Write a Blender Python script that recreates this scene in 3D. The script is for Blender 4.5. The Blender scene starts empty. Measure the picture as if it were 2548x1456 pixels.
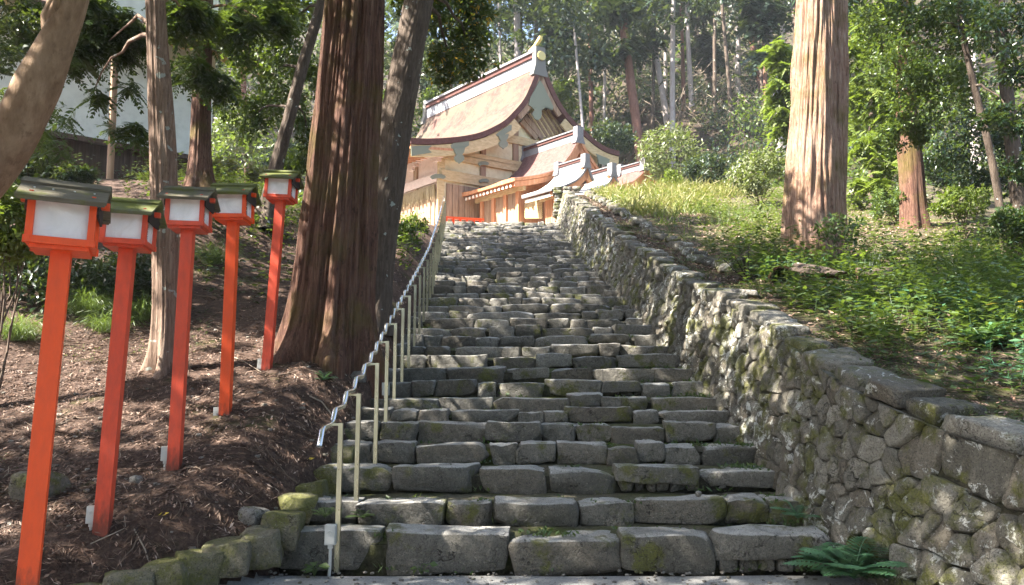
import bpy, math, random
import numpy as np
from mathutils import Vector, Matrix

# ------------------------------------------------------------------ camera, sky, sun, exposure
SC = bpy.context.scene
CAM_H, PITCH, FPX = 1.55, math.radians(7.2), 1840.0      # FPX: focal length in pixels of a 2548 px wide picture
cam_d = bpy.data.cameras.new('camera')
cam = bpy.data.objects.new('camera', cam_d); SC.collection.objects.link(cam)
cam.location = (0, 0, CAM_H); cam.rotation_euler = (math.pi/2 + PITCH, 0, 0)
cam_d.sensor_width = 36.0; cam_d.lens = 36.0*FPX/2548.0
cam_d.clip_start = 0.05; cam_d.clip_end = 1000.0
SC.camera = cam

SUN_AZ, SUN_EL = math.radians(-108), math.radians(48)     # azimuth from +Y towards +X, so the sun stands to the left
world = bpy.data.worlds.new("World"); SC.world = world; world.use_nodes = True
wn = world.node_tree.nodes; wn.clear()
sky = wn.new('ShaderNodeTexSky'); sky.sky_type = 'NISHITA'; sky.sun_disc = False; sky.dust_density = 2.0; sky.air_density = .8
sky.sun_elevation = SUN_EL; sky.sun_rotation = SUN_AZ
bgn = wn.new('ShaderNodeBackground'); bgn.inputs['Strength'].default_value = 0.09
wo = wn.new('ShaderNodeOutputWorld')
world.node_tree.links.new(sky.outputs[0], bgn.inputs[0]); world.node_tree.links.new(bgn.outputs[0], wo.inputs[0])
sun_d = bpy.data.lights.new('sun', 'SUN'); sun_d.energy = 5.0; sun_d.angle = math.radians(0.5); sun_d.color = (1.0, 0.94, 0.85)
sun = bpy.data.objects.new('sun', sun_d); SC.collection.objects.link(sun)
SUN_DIR = Vector((math.sin(SUN_AZ)*math.cos(SUN_EL), math.cos(SUN_AZ)*math.cos(SUN_EL), math.sin(SUN_EL)))
sun.rotation_euler = SUN_DIR.to_track_quat('Z', 'Y').to_euler(); sun.location = (-30, 20, 60)
SC.view_settings.view_transform = 'Standard'; SC.view_settings.look = 'None'
SC.view_settings.exposure = 2.85; SC.view_settings.gamma = 1.0
SC.render.engine = 'CYCLES'
SC.cycles.max_bounces = 8; SC.cycles.diffuse_bounces = 4; SC.cycles.glossy_bounces = 3
SC.cycles.transmission_bounces = 4; SC.cycles.transparent_max_bounces = 6
SC.cycles.caustics_reflective = False; SC.cycles.caustics_refractive = False
SC.cycles.use_denoising = True
SC.cycles.sample_clamp_indirect = 8.0

# ------------------------------------------------------------------ geometry of the view (used while laying out real places)
CP, SP = math.cos(PITCH), math.sin(PITCH)
def ray(px, py):
    a, b = (px-1274.0)/FPX, (728.0-py)/FPX
    return np.array([a, CP-b*SP, SP+b*CP])
def P(px, py, D):
    r = ray(px, py); return np.array([0, 0, CAM_H]) + r*(D/r[1])
def proj(p):
    x, y, z = p[0], p[1], p[2]-CAM_H
    f = y*CP+z*SP; return 1274+FPX*x/f, 728-FPX*(-y*SP+z*CP)/f
def pxm(D): return D/FPX                                    # metres per picture pixel at distance D
def ip(x, pts):
    p = np.array(pts); return np.interp(x, p[:, 0], p[:, 1])

# ------------------------------------------------------------------ numpy noise
_T = np.random.RandomState(7).rand(65536)
def vnoise(p, seed=0):
    p = np.asarray(p, float); i = np.floor(p).astype(np.int64); f = p-i; f = f*f*(3-2*f)
    def h(dx, dy, dz):
        return _T[((i[:, 0]+dx)*73856093 ^ (i[:, 1]+dy)*19349663 ^ (i[:, 2]+dz)*83492791 ^ seed*2654435) & 65535]
    x0 = h(0,0,0)*(1-f[:,0])+h(1,0,0)*f[:,0]; x1 = h(0,1,0)*(1-f[:,0])+h(1,1,0)*f[:,0]
    x2 = h(0,0,1)*(1-f[:,0])+h(1,0,1)*f[:,0]; x3 = h(0,1,1)*(1-f[:,0])+h(1,1,1)*f[:,0]
    y0 = x0*(1-f[:,1])+x1*f[:,1]; y1 = x2*(1-f[:,1])+x3*f[:,1]
    return (y0*(1-f[:,2])+y1*f[:,2])*2-1
def fbm(p, o=3, seed=0):
    s, a = 0, 1.0
    for k in range(o):
        s = s+a*vnoise(np.asarray(p)*2**k, seed+k*17); a *= .5
    return s

# ------------------------------------------------------------------ meshes
def unit(v):
    v = np.asarray(v, float); return v/np.maximum(np.linalg.norm(v, axis=-1, keepdims=True), 1e-9)
class Acc:
    def __init__(s): s.v, s.f, s.m, s.n = [], [], [], 0
    def add(s, v, f, mi=0):
        v = np.asarray(v, float).reshape(-1, 3); f = np.asarray(f, np.int64)
        if len(f) == 0: return s
        s.v.append(v); s.f.append(f+s.n); s.m.append(np.full(len(f), mi)); s.n += len(v); return s
    def box(s, c, size, R=None, mi=0):
        h = np.array(size)/2.0
        v = np.array([[x, y, z] for x in (-1, 1) for y in (-1, 1) for z in (-1, 1)])*h
        if R is not None: v = v@np.asarray(R).T
        return s.add(v+np.asarray(c), [[0,1,3,2],[4,6,7,5],[0,4,5,1],[2,3,7,6],[0,2,6,4],[1,5,7,3]], mi)
    def bar(s, a, b, w, t, up=(0,0,1), mi=0):
        a, b = np.asarray(a, float), np.asarray(b, float); d = b-a; L = np.linalg.norm(d); d = d/L
        x = np.cross(d, up); x = x/np.linalg.norm(x); y = np.cross(x, d)
        return s.box((a+b)/2, (w, L, t), np.stack([x, d, y], 1), mi)
    def tube(s, pts, r, n=8, mi=0, cap=True):
        pts = np.asarray(pts, float); m = len(pts); r = np.broadcast_to(np.asarray(r, float), (m,))
        t = np.gradient(pts, axis=0); t = unit(t)
        ref = np.array([0, 0, 1.]) if abs(t[0][2]) < .8 else np.array([1., 0, 0])
        x = unit(np.cross(t[0], ref)); V = []
        for i in range(m):
            x = unit(x-t[i]*np.dot(x, t[i])); y = np.cross(t[i], x)
            a = np.linspace(0, 2*np.pi, n, endpoint=False)
            V.append(pts[i]+r[i]*(np.cos(a)[:, None]*x+np.sin(a)[:, None]*y))
        V = np.concatenate(V); i, j = np.meshgrid(np.arange(m-1), np.arange(n), indexing='ij'); k = (j+1) % n
        F = np.stack([i*n+j, i*n+k, (i+1)*n+k, (i+1)*n+j], -1).reshape(-1, 4)
        s.add(V, F, mi)
        if cap:
            for e in (0, m-1):
                ring = V[e*n:(e+1)*n]; c = pts[e]
                s.add(np.vstack([ring, c]), [[q, (q+1) % n, n] for q in range(n)], mi)
        return s
    def grid(s, V, mi=0, closed=False):
        V = np.asarray(V, float); m, n = V.shape[:2]; nn = n if closed else n-1
        i, j = np.meshgrid(np.arange(m-1), np.arange(nn), indexing='ij'); k = (j+1) % n
        return s.add(V.reshape(-1, 3), np.stack([i*n+j, i*n+k, (i+1)*n+k, (i+1)*n+j], -1).reshape(-1, 4), mi)
    def poly(s, pts, d, mi=0):                       # a prism: planar outline pushed along d
        p = np.asarray(pts, float); n = len(p); q = p+np.asarray(d); c = p.mean(0)
        s.add(np.vstack([p, c]), [[i, (i+1) % n, n] for i in range(n)], mi)
        s.add(np.vstack([q, c+np.asarray(d)]), [[(i+1) % n, i, n] for i in range(n)], mi)
        return s.add(np.vstack([p, q]), [[i, i+n, (i+1) % n+n, (i+1) % n] for i in range(n)], mi)
    def mesh(s, name, mats, smooth=False):
        me = bpy.data.meshes.new(name)
        V = np.concatenate(s.v); sizes = np.concatenate([np.full(len(f), f.shape[1]) for f in s.f])
        loops = np.concatenate([f.ravel() for f in s.f]); st = np.concatenate([[0], np.cumsum(sizes)[:-1]])
        me.vertices.add(len(V)); me.vertices.foreach_set('co', V.astype(np.float32).ravel())
        me.loops.add(len(loops)); me.loops.foreach_set('vertex_index', loops.astype(np.int32))
        me.polygons.add(len(sizes)); me.polygons.foreach_set('loop_start', st.astype(np.int32))
        for m in (mats if isinstance(mats, (list, tuple)) else [mats]): me.materials.append(m)
        me.polygons.foreach_set('material_index', np.concatenate(s.m).astype(np.int32))
        me.polygons.foreach_set('use_smooth', np.full(len(sizes), bool(smooth)))
        me.update(calc_edges=True); me.validate(); return me
    def obj(s, name, mats, parent=None, smooth=False):
        return link(name, s.mesh(name, mats, smooth), parent)
def link(name, data, parent=None):
    o = bpy.data.objects.new(name, data); SC.collection.objects.link(o)
    if parent is not None: o.parent = parent
    return o
def tag(o, label, cat, group=None, kind=None):
    if label: o['label'] = label
    if cat: o['category'] = cat
    if group: o['group'] = group
    if kind: o['kind'] = kind
    return o
def empty(name, loc=(0, 0, 0)):
    o = bpy.data.objects.new(name, None); SC.collection.objects.link(o); o.location = loc; o.empty_display_size = .2
    return o
def place(root, *parts):                             # parts modelled in world space move under the thing's Empty
    for p in parts:
        p.parent = root; p.matrix_parent_inverse = Matrix.Translation(-Vector(root.location))

# ------------------------------------------------------------------ materials
class NT:
    def __init__(s, name):
        s.m = bpy.data.materials.new(name); s.m.use_nodes = True; s.t = s.m.node_tree; s.t.nodes.clear()
        s.out = s.t.nodes.new('ShaderNodeOutputMaterial')
    def n(s, typ, ins=None, **kw):
        nd = s.t.nodes.new(typ)
        for k, v in kw.items(): setattr(nd, k, v)
        for k, v in (ins or {}).items():
            if isinstance(v, bpy.types.NodeSocket): s.t.links.new(v, nd.inputs[k])
            else: nd.inputs[k].default_value = v
        return nd
    def noise(s, vec, scale, detail=4, rough=.55, dist=0):
        return s.n('ShaderNodeTexNoise', {'Vector': vec, 'Scale': scale, 'Detail': detail, 'Roughness': rough, 'Distortion': dist}).outputs['Fac']
    def ramp(s, fac, stops):
        r = s.n('ShaderNodeValToRGB', {'Fac': fac}); e = r.color_ramp.elements
        while len(e) < len(stops): e.new(.5)
        for q, (p, c) in zip(e, stops):
            q.position = p; q.color = (*c, 1) if isinstance(c, tuple) else (c, c, c, 1)
        return r.outputs[0]
    def mix(s, f, a, b, mode='MIX'):
        nd = s.n('ShaderNodeMix', data_type='RGBA', blend_type=mode)
        for k, v in ((0, f), (6, a), (7, b)):
            if isinstance(v, bpy.types.NodeSocket): s.t.links.new(v, nd.inputs[k])
            else: nd.inputs[k].default_value = (*v, 1) if isinstance(v, tuple) else v
        return nd.outputs[2]
    def math(s, op, a, b=0.5):
        return s.n('ShaderNodeMath', {0: a, 1: b}, operation=op).outputs[0]
    def coord(s, scale=(1, 1, 1), which='Object'):
        c = s.n('ShaderNodeTexCoord').outputs[which]
        return s.n('ShaderNodeMapping', {'Vector': c, 'Scale': scale}).outputs[0]
    def pos(s, scale=(1, 1, 1)):
        return s.n('ShaderNodeMapping', {'Vector': s.n('ShaderNodeNewGeometry').outputs['Position'], 'Scale': scale}).outputs[0]
    def island(s): return s.n('ShaderNodeNewGeometry').outputs['Random Per Island']
    def bump(s, h, strength=.5, dist=.02):
        return s.n('ShaderNodeBump', {'Height': h, 'Strength': strength, 'Distance': dist}).outputs[0]
    def done(s, color, rough=.8, metal=0, spec=.4, normal=None, trans=0, tcol=None):
        i = {'Base Color': (*color, 1) if isinstance(color, tuple) else color, 'Roughness': rough, 'Metallic': metal, 'Specular IOR Level': spec}
        if normal is not None: i['Normal'] = normal
        b = s.n('ShaderNodeBsdfPrincipled', i); o = b.outputs[0]
        if trans:
            tc = tcol if tcol is not None else color
            t = s.n('ShaderNodeBsdfTranslucent', {'Color': (*tc, 1) if isinstance(tc, tuple) else tc}).outputs[0]
            o = s.n('ShaderNodeMixShader', {0: trans, 1: o, 2: t}).outputs[0]
        s.t.links.new(o, s.out.inputs[0]); return s.m

def leaf_mat(name, a, b, c, trans=.35, rough=.42, spec=.5, yellow=0.0):
    t = NT(name); r = t.island()
    col = t.ramp(r, [(0, a), (.5, b), (1, c)])
    big = t.noise(t.pos(), .9, 2)
    col = t.mix(t.ramp(big, [(.35, 0.), (.65, 1.)]), col, t.mix(.5, col, c))
    if yellow:
        col = t.mix(t.ramp(r, [(1-yellow-.002, 0.), (1-yellow, 1.)]), col, (.62, .36, .03))
    tc = t.mix(1.0, col, (1.0, 1.25, .55), 'MULTIPLY'); tc = t.mix(.5, tc, (.22, .28, .03))
    return t.done(col, rough, 0, spec, None, trans, tc)
M = {}
M['leaf_cypress'] = leaf_mat('leaf_cypress', (.016, .04, .014), (.03, .066, .02), (.055, .095, .026))
M['leaf_broad'] = leaf_mat('leaf_broad', (.022, .05, .01), (.045, .085, .014), (.085, .125, .02))
M['leaf_yellowing'] = leaf_mat('leaf_yellowing', (.02, .042, .012), (.04, .07, .015), (.075, .10, .022), yellow=.05)
M['leaf_gloss'] = leaf_mat('leaf_gloss', (.025, .055, .014), (.05, .09, .02), (.09, .125, .03), rough=.3, spec=.7)
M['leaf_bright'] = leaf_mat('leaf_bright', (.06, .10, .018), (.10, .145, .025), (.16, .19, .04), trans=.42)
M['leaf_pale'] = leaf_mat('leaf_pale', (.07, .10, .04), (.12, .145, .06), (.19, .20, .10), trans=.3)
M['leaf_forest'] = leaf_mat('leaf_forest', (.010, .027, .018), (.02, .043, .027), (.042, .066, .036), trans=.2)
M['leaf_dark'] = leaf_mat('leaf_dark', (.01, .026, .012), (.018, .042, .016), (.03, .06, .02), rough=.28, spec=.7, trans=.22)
M['leaf_herb'] = leaf_mat('leaf_herb', (.022, .055, .022), (.045, .09, .03), (.09, .13, .04), trans=.35)
M['leaf_fern'] = leaf_mat('leaf_fern', (.045, .14, .075), (.075, .19, .10), (.11, .23, .11), trans=.3)
M['leaf_grass'] = leaf_mat('leaf_grass', (.05, .10, .025), (.08, .14, .03), (.14, .19, .06), trans=.3)
M['leaf_straw'] = leaf_mat('leaf_straw', (.12, .13, .03), (.2, .19, .05), (.3, .26, .1), trans=.3)
M['leaf_yellow'] = leaf_mat('leaf_yellow', (.5, .34, .03), (.6, .42, .04), (.65, .5, .08), trans=.3)

def stone_mat(name, a, b, moss=.5, lichen=.0, rough=.8, top_light=0.):
    t = NT(name); p = t.pos(); r = t.island()
    base = t.mix(t.ramp(r, [(0, 0.), (.5, .35), (.8, .7), (1, 1.)]), a, b); base = t.mix(t.ramp(t.math('FRACT', t.math('MULTIPLY', r, 7.31)), [(.6, 0.), (.9, .5)]), base, (.15, .115, .075))
    n1 = t.noise(p, 3.5, 5, .65); n2 = t.noise(p, 22, 4, .7)
    col = t.mix(t.ramp(n2, [(.35, 0.), (.7, 1.)]), base, t.mix(.55, base, (.05, .045, .035)))
    col = t.mix(t.ramp(t.noise(p, 9, 4, .6), [(.55, 0.), (.72, .4)]), col, (.26, .235, .18))
    if lichen:
        ln = t.math('MULTIPLY', t.noise(p, 7.5, 5, .7, .6), t.math('ADD', t.noise(p, 1.1, 2), .5))
        col = t.mix(t.ramp(ln, [(.58-lichen*.1, 0.), (.61-lichen*.1, .9)]), col, (.56, .56, .51))
    if top_light:                                             # skylight on the treads painted into the colour: up-facing stone paler, patchily
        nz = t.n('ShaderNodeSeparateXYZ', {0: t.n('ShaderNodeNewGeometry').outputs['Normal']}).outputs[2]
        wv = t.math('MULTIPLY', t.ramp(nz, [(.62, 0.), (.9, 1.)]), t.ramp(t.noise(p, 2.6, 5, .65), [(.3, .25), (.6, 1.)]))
        col = t.mix(t.math('MULTIPLY', wv, top_light), col, (.52, .50, .46))
    mn = t.math('ADD', t.noise(p, 2.2, 5, .7), t.math('MULTIPLY', n1, .35))
    col = t.mix(t.ramp(mn, [(.78-moss*.14, 0.), (.86-moss*.10, .92)]), col, t.mix(n2, (.05, .055, .008), (.15, .15, .022)))
    # pits, speckle and a few cracks of the stone itself
    col = t.mix(t.ramp(t.noise(p, 85, 2, .6), [(.36, .65), (.47, 0.)]), col, (.035, .03, .024))
    col = t.mix(t.ramp(t.noise(p, 48, 3, .7), [(.6, 0.), (.72, .45)]), col, (.42, .39, .32))
    wp = t.n('ShaderNodeVectorMath', {0: p, 1: t.n('ShaderNodeTexNoise', {'Vector': p, 'Scale': 4.0, 'Detail': 3}).outputs['Color']}, operation='ADD').outputs[0]
    ck = t.n('ShaderNodeTexVoronoi', {'Vector': wp, 'Scale': 3.2}, feature='DISTANCE_TO_EDGE').outputs['Distance']
    ck = t.math('MULTIPLY', t.ramp(ck, [(.0, 1.), (.022, 0.)]), t.ramp(t.noise(p, 1.7, 2), [(.48, 0.), (.56, 1.)]))
    col = t.mix(t.math('MULTIPLY', ck, .8), col, (.025, .021, .016))
    h = t.math('SUBTRACT', t.math('ADD', t.math('ADD', t.noise(p, 14, 6, .75), t.math('MULTIPLY', t.noise(p, 60, 3, .7), .4)), t.math('MULTIPLY', t.noise(p, 4.5, 3, .5, .8), 1.6)), t.math('MULTIPLY', ck, .8))
    return t.done(col, rough, 0, .45, t.bump(h, .9, .045))
M['step_stone'] = stone_mat('step_stone', (.095, .088, .07), (.31, .29, .245), moss=.36, lichen=.0, rough=.6, top_light=.85)
M['wall_stone'] = stone_mat('wall_stone', (.11, .10, .076), (.33, .305, .25), moss=.84, lichen=.14)
M['kerb_stone'] = stone_mat('kerb_stone', (.15, .135, .09), (.24, .215, .14), moss=1.35)
M['field_stone'] = stone_mat('field_stone', (.24, .22, .19), (.36, .33, .29), moss=.1)
M['mossy_rock'] = stone_mat('mossy_rock', (.16, .14, .11), (.2, .18, .13), moss=1.1)
def soil_mat(name, a, b, c, green=0.0, sc=1.0):
    t = NT(name); p = t.pos()
    n = t.noise(p, 18*sc, 6, .75); n2 = t.noise(p, 1.2, 4, .6)
    col = t.ramp(n, [(.3, a), (.5, b), (.72, c)])
    if green: col = t.mix(t.ramp(n2, [(.62-green*.25, 0.), (.78-green*.2, .85)]), col, t.mix(n, (.035, .05, .01), (.10, .12, .02)))
    h = t.math('ADD', n, t.math('MULTIPLY', t.noise(p, 70*sc, 4, .8), .6))
    return t.done(col, .95, 0, .2, t.bump(h, .9, .04))
M['soil'] = soil_mat('soil', (.035, .022, .016), (.08, .05, .037), (.17, .115, .085), .12)
M['bank_soil'] = soil_mat('bank_soil', (.035, .03, .02), (.085, .07, .045), (.17, .14, .10), .62)
M['hill_soil'] = soil_mat('hill_soil', (.02, .016, .012), (.05, .036, .026), (.10, .07, .05), .45)
M['tread_soil'] = soil_mat('tread_soil', (.05, .045, .03), (.10, .09, .06), (.2, .18, .13), .75)
M['gravel'] = soil_mat('gravel', (.22, .215, .20), (.40, .39, .37), (.58, .57, .54), 0, 3)
M['mortar'] = soil_mat('mortar', (.02, .018, .013), (.05, .045, .03), (.09, .085, .05), .4)
def litter_mat(name, stops):
    t = NT(name); return t.done(t.ramp(t.island(), stops), .75, 0, .35, None, .12)
M['litter'] = litter_mat('litter', [(0, (.035, .022, .016)), (.35, (.075, .045, .03)), (.7, (.15, .09, .062)), (.93, (.25, .17, .125)), (1, (.45, .35, .28))])
M['litter_pale'] = litter_mat('litter_pale', [(0, (.16, .09, .06)), (.4, (.28, .17, .12)), (.8, (.42, .29, .22)), (1, (.55, .45, .36))])
M['twig'] = NT('twig').done((.12, .085, .06), .9)
M['twig_pale'] = NT('twig_pale').done((.30, .24, .18), .85)
def bark_mat(name, a, b, c, streak=(7, 7, .35), moss=0.0, lichen=0.0, bump=1.0, sc=4.0):
    t = NT(name); p = t.pos(streak)
    n = t.noise(p, sc, 6, .7, .5); n2 = t.noise(p, sc*3.5, 4, .75)
    col = t.ramp(t.math('ADD', t.math('MULTIPLY', n, .65), t.math('MULTIPLY', n2, .35)), [(.32, a), (.5, b), (.7, c)])
    q = t.pos()
    col = t.mix(t.ramp(t.noise(q, 2.3, 5, .7), [(.42, 0.), (.7, .55)]), col, t.mix(.5, col, c)); col = t.mix(t.ramp(t.noise(t.pos((3, 3, 1.4)), 3.5, 4, .7), [(.58, 0.), (.66, .6)]), col, a)
    if lichen: col = t.mix(t.ramp(t.noise(q, 6, 3, .55), [(.70-lichen*.1, 0.), (.72-lichen*.1, .9)]), col, (.42, .46, .41))
    if moss:
        z = t.n('ShaderNodeSeparateXYZ', {0: q}).outputs[2]
        col = t.mix(t.math('MULTIPLY', t.ramp(t.noise(q, 1.5, 4, .6), [(.5-moss*.2, 0.), (.75-moss*.2, 1.)]), .75), col, t.mix(n2, (.06, .055, .012), (.20, .16, .03)))
    return t.done(col, .9, 0, .25, t.bump(t.math('ADD', n, t.math('MULTIPLY', n2, .6)), bump, .04))
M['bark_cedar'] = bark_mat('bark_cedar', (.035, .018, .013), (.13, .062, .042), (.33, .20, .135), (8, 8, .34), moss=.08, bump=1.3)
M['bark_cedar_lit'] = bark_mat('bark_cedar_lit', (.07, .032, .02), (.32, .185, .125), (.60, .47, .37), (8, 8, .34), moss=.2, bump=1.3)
M['bark_grey'] = bark_mat('bark_grey', (.035, .025, .018), (.095, .07, .052), (.18, .14, .11), (5, 5, .6), lichen=.25)
M['bark_cypress'] = bark_mat('bark_cypress', (.07, .045, .03), (.24, .16, .115), (.44, .33, .25), (8, 8, .35), lichen=.55)
M['bark_smooth'] = bark_mat('bark_smooth', (.10, .058, .03), (.21, .135, .08), (.34, .24, .155), (1.4, 1.4, .5), bump=.45)
M['bark_hill'] = bark_mat('bark_hill', (.20, .17, .16), (.36, .31, .29), (.52, .47, .45), (4, 4, .4))
M['bark_hill_red'] = bark_mat('bark_hill_red', (.08, .035, .025), (.18, .085, .06), (.30, .17, .13), (4, 4, .4))
def paint_mat(name, col, dirt=.3):
    t = NT(name); p = t.coord((3, 3, 1)); n = t.noise(p, 5, 5, .65); n2 = t.noise(t.coord((16, 16, 1.5)), 6, 3)
    c = t.mix(t.ramp(n, [(.38, 0.), (.7, dirt*1.6)]), col, tuple(x*.5+.02 for x in col))
    c = t.mix(t.ramp(t.noise(t.coord((9, 9, 2.2)), 11, 5, .8), [(.66, 0.), (.70, .55)]), c, (.30, .10, .055))
    c = t.mix(t.ramp(n2, [(.6, 0.), (.8, .25)]), c, tuple(min(1, x*1.15+.04) for x in col))
    z = t.n('ShaderNodeSeparateXYZ', {0: t.coord()}).outputs[2]
    foot = t.math('ADD', t.math('MULTIPLY', z, -3.0), t.math('MULTIPLY', t.noise(p, 9, 4, .7), 1.3))
    c = t.mix(t.ramp(foot, [(.1, 0.), (.75, .8)]), c, (.06, .028, .018))
    return t.done(c, .48, 0, .4, t.bump(n2, .12, .01))
M['vermilion'] = paint_mat('vermilion', (.80, .085, .012), .2)
M['vermilion_faded'] = paint_mat('vermilion_faded', (.66, .075, .03), .35)
def plank_mat(name, a, b, moss):
    t = NT(name); p = t.coord((1.2, 14, 14)); n = t.noise(p, 5, 6, .7); q = t.coord()
    c = t.ramp(n, [(.3, a), (.7, b)])
    c = t.mix(t.ramp(t.noise(q, 5, 5, .65), [(.62-moss*.35, 0.), (.8-moss*.25, .9)]), c, t.mix(n, (.075, .09, .022), (.17, .18, .05)))
    return t.done(c, .95, 0, .05, t.bump(n, .5, .02))
M['shingle_grey'] = plank_mat('shingle_grey', (.095, .083, .062), (.165, .15, .115), .3)
M['shingle_moss'] = plank_mat('shingle_moss', (.10, .105, .075), (.16, .165, .12), .85)
t = NT('lamp_panel'); p = t.coord(); n = t.noise(p, 4, 3, .5, 1.2)
M['lamp_panel'] = t.done(t.ramp(n, [(.3, (.76, .74, .74)), (.7, (.90, .88, .88))]), .14, 0, .5, t.bump(n, .6, .03), .08, (.8, .8, .8))
M['dark_wood'] = NT('dark_wood').done((.02, .012, .01), .7)
M['ink'] = NT('ink').done((.015, .013, .012), .7)
t = NT('steel'); M['steel'] = t.done((.80, .79, .76), t.ramp(t.noise(t.coord((1, 1, .3)), 30, 3), [(0, .16), (1, .3)]), 1.0)
t = NT('steel_post'); M['steel_post'] = t.done((.46, .43, .31), t.ramp(t.noise(t.coord((1, 1, .2)), 25, 3), [(0, .2), (1, .38)]), 1.0)
M['grey_plastic'] = NT('grey_plastic').done((.46, .46, .43), .5)
M['nail'] = NT('nail').done((.75, .74, .7), .35, .6)
# ------------------------------------------------------------------ levels of the ground
S0, SZ = 6.5, .338                                       # first nosing and the pitch of the stair
def nose(y): return .29+SZ*(np.asarray(y, float)-S0)
XR = [(0, 4.1), (4.2, 3.3), (4.8, 3.15), (5.4, 3.0), (6.0, 2.85), (6.6, 2.7), (10, 2.67), (12.4, 2.55), (15.4, 2.36), (21.2, 1.98), (30.5, 1.84), (60, 1.84)]
XL = [(0, -3.6), (5.2, -3.3), (5.7, -2.8), (6.2, -2.2), (6.6, -2.0), (10, -1.8), (13.7, -1.87), (16.6, -1.98), (21.2, -2.25), (30.5, -2.9), (60, -2.9)]
def xr(y): return ip(y, XR)
def xl(y): return ip(y, XL)
# top line of the right-hand wall: picture points, put at the batter's distance behind the wall's foot
_tops = []
for px, py in [(2548,1095),(2400,1055),(2190,970),(2050,890),(1870,770),(1700,690),(1560,600),(1470,530),(1400,478)]:
    D = 8.0
    for k in range(40):
        x = xr(D)+.36; D = .5*D+.5*np.clip(x*ray(px, py)[1]/max(ray(px, py)[0], 1e-3), 3, 31)
    p = P(px, py, D); _tops.append((p[1], p[2]))
_tops.sort(); TOPZ = [(0, 1.0), (4.0, 1.08)]+_tops
def wtop(y): return ip(y, TOPZ)
W_END = _tops[-1][0]
def sm(x, a, b):
    t = np.clip((np.asarray(x, float)-a)/(b-a), 0, 1); return t*t*(3-2*t)
def H(x, y):
    x = np.asarray(x, float); y = np.asarray(y, float)
    n = fbm(np.stack([x*.45, y*.45, x*0], -1).reshape(-1, 3), 3, 3).reshape(x.shape)
    n2 = fbm(np.stack([x*2.2, y*2.2, x*0], -1).reshape(-1, 3), 2, 9).reshape(x.shape)
    L = xl(y); R = xr(y)
    # the left bank
    zl = ip(y, [(0, .0), (3.5, .08), (4.6, .2), (5.9, .50), (7, .83), (8.1, 1.21), (9.4, 1.73), (10.2, 1.98), (13, 3.0), (18, 4.9), (24, 6.6), (30, 8.2), (33, 8.4), (200, 8.4)])
    edge = ip(y, [(0, 0), (5.2, .10), (6, .20), (6.6, .34), (7.3, .55), (8.3, .92), (9.5, 1.42), (11, 1.98), (14, 3.0), (18, 4.4), (30, 8.1), (200, 8.4)])
    zl = edge+(zl-edge)*sm(L-x, .05, .75)
    zl = zl+sm(-x, 4.2, 8.5)*ip(y, [(0, .1), (7, .1), (9, .3), (13, 1.1), (18, 1.8), (24, 1.2), (30, .3), (200, .3)])+.06*n*sm(L-x, .2, 1)+.018*n2
    # the middle: path and the bed under the stair
    zm = np.where(y < 6.4, .004*n2, np.minimum(nose(y)-.42, 7.9))
    zm = np.where(y > 30.3, 8.2+.01*n2, zm)
    # the right bank, then the shrine court behind it
    zr = np.where(y < W_END, wtop(y)-.06, ip(y, [(W_END, wtop(W_END)-.06), (31.5, 10.0), (33.5, 9.3), (36, 8.4), (200, 8.4)]))
    far = sm(x, 7.5, 13)
    zr = zr*(1-far*sm(y, 27, 34))+far*sm(y, 27, 34)*ip(y, [(27, 9.2), (36, 11.3), (200, 11.3)])
    zr = zr+(.14*n+.03*n2)*sm(x-R, .9, 2.5)+.012*n2
    a = sm(x, L-.12, L+.02); b = sm(x, R+.42, R+.5)
    z = zl*(1-a)+zm*a; z = z*(1-b)+zr*b
    # the wooded hill behind everything
    start = 47-9*sm(x, 7, 14)
    z = z+.60*np.maximum(0, y-start)*(1+.0*x)+.9*n*sm(y, start, start+8)+.25*sm(np.abs(x), 25, 60)*np.maximum(0, np.abs(x)-25)
    return z
def G(px, py, y0=3.0, y1=140):                          # where a sight line meets the ground
    r = ray(px, py); ys = np.linspace(y0, y1, 4000); t = ys/r[1]
    d = CAM_H+r[2]*t-H(r[0]*t, ys); k = np.argmax(d < 0)
    return np.array([r[0]*t[k], ys[k], CAM_H+r[2]*t[k]])
def Hs(x, y): return float(H(np.array([x]), np.array([y]))[0])

def ground_sheet():
    ys = np.concatenate([np.arange(-12, 2, 1.), np.arange(2, 13, .09), np.arange(13, 34, .22), np.arange(34, 60, .8), np.arange(60, 190, 4.)])
    s = np.concatenate([np.arange(-90, -14, 4.), np.arange(-14, -6, .3), np.arange(-6, 0, .10), np.arange(0, 2.9, .25), np.arange(2.9, 3.4, .08), np.arange(3.4, 9, .16), np.arange(9, 24, .5), np.arange(24, 95, 4.)])
    Y, S = np.meshgrid(ys, s, indexing='ij'); X = S+(xr(Y)-2.68)
    V = np.stack([X, Y, H(X, Y)], -1)
    a = Acc(); m, n = X.shape
    i, j = np.meshgrid(np.arange(m-1), np.arange(n-1), indexing='ij')
    F = np.stack([i*n+j, i*n+j+1, (i+1)*n+j+1, (i+1)*n+j], -1).reshape(-1, 4)
    cx = V[:-1, :-1, 0].ravel()+.1; cy = V[:-1, :-1, 1].ravel()+.05
    grav = ((cx > xl(cy)+.1) & (cx < xr(cy)+.5) & (cy < 6.9)) | ((cy < 5.0) & (cx > -3.3) & (cx < xr(cy)+.5))
    court = (cy > 30.3) & (cy < 46) & (cx > -14) & (cx < 9)
    a.v.append(V.reshape(-1, 3)); a.n = m*n
    mi = np.where(grav | court, 1, np.where(cy > 36, 3, np.where(cx > xr(cy)+.3, 2, 0))); a.f.append(F); a.m.append(mi)
    o = a.obj('ground', [M['soil'], M['gravel'], M['bank_soil'], M['hill_soil']], None, True)
    tag(o, None, None, kind='structure'); return o
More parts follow.
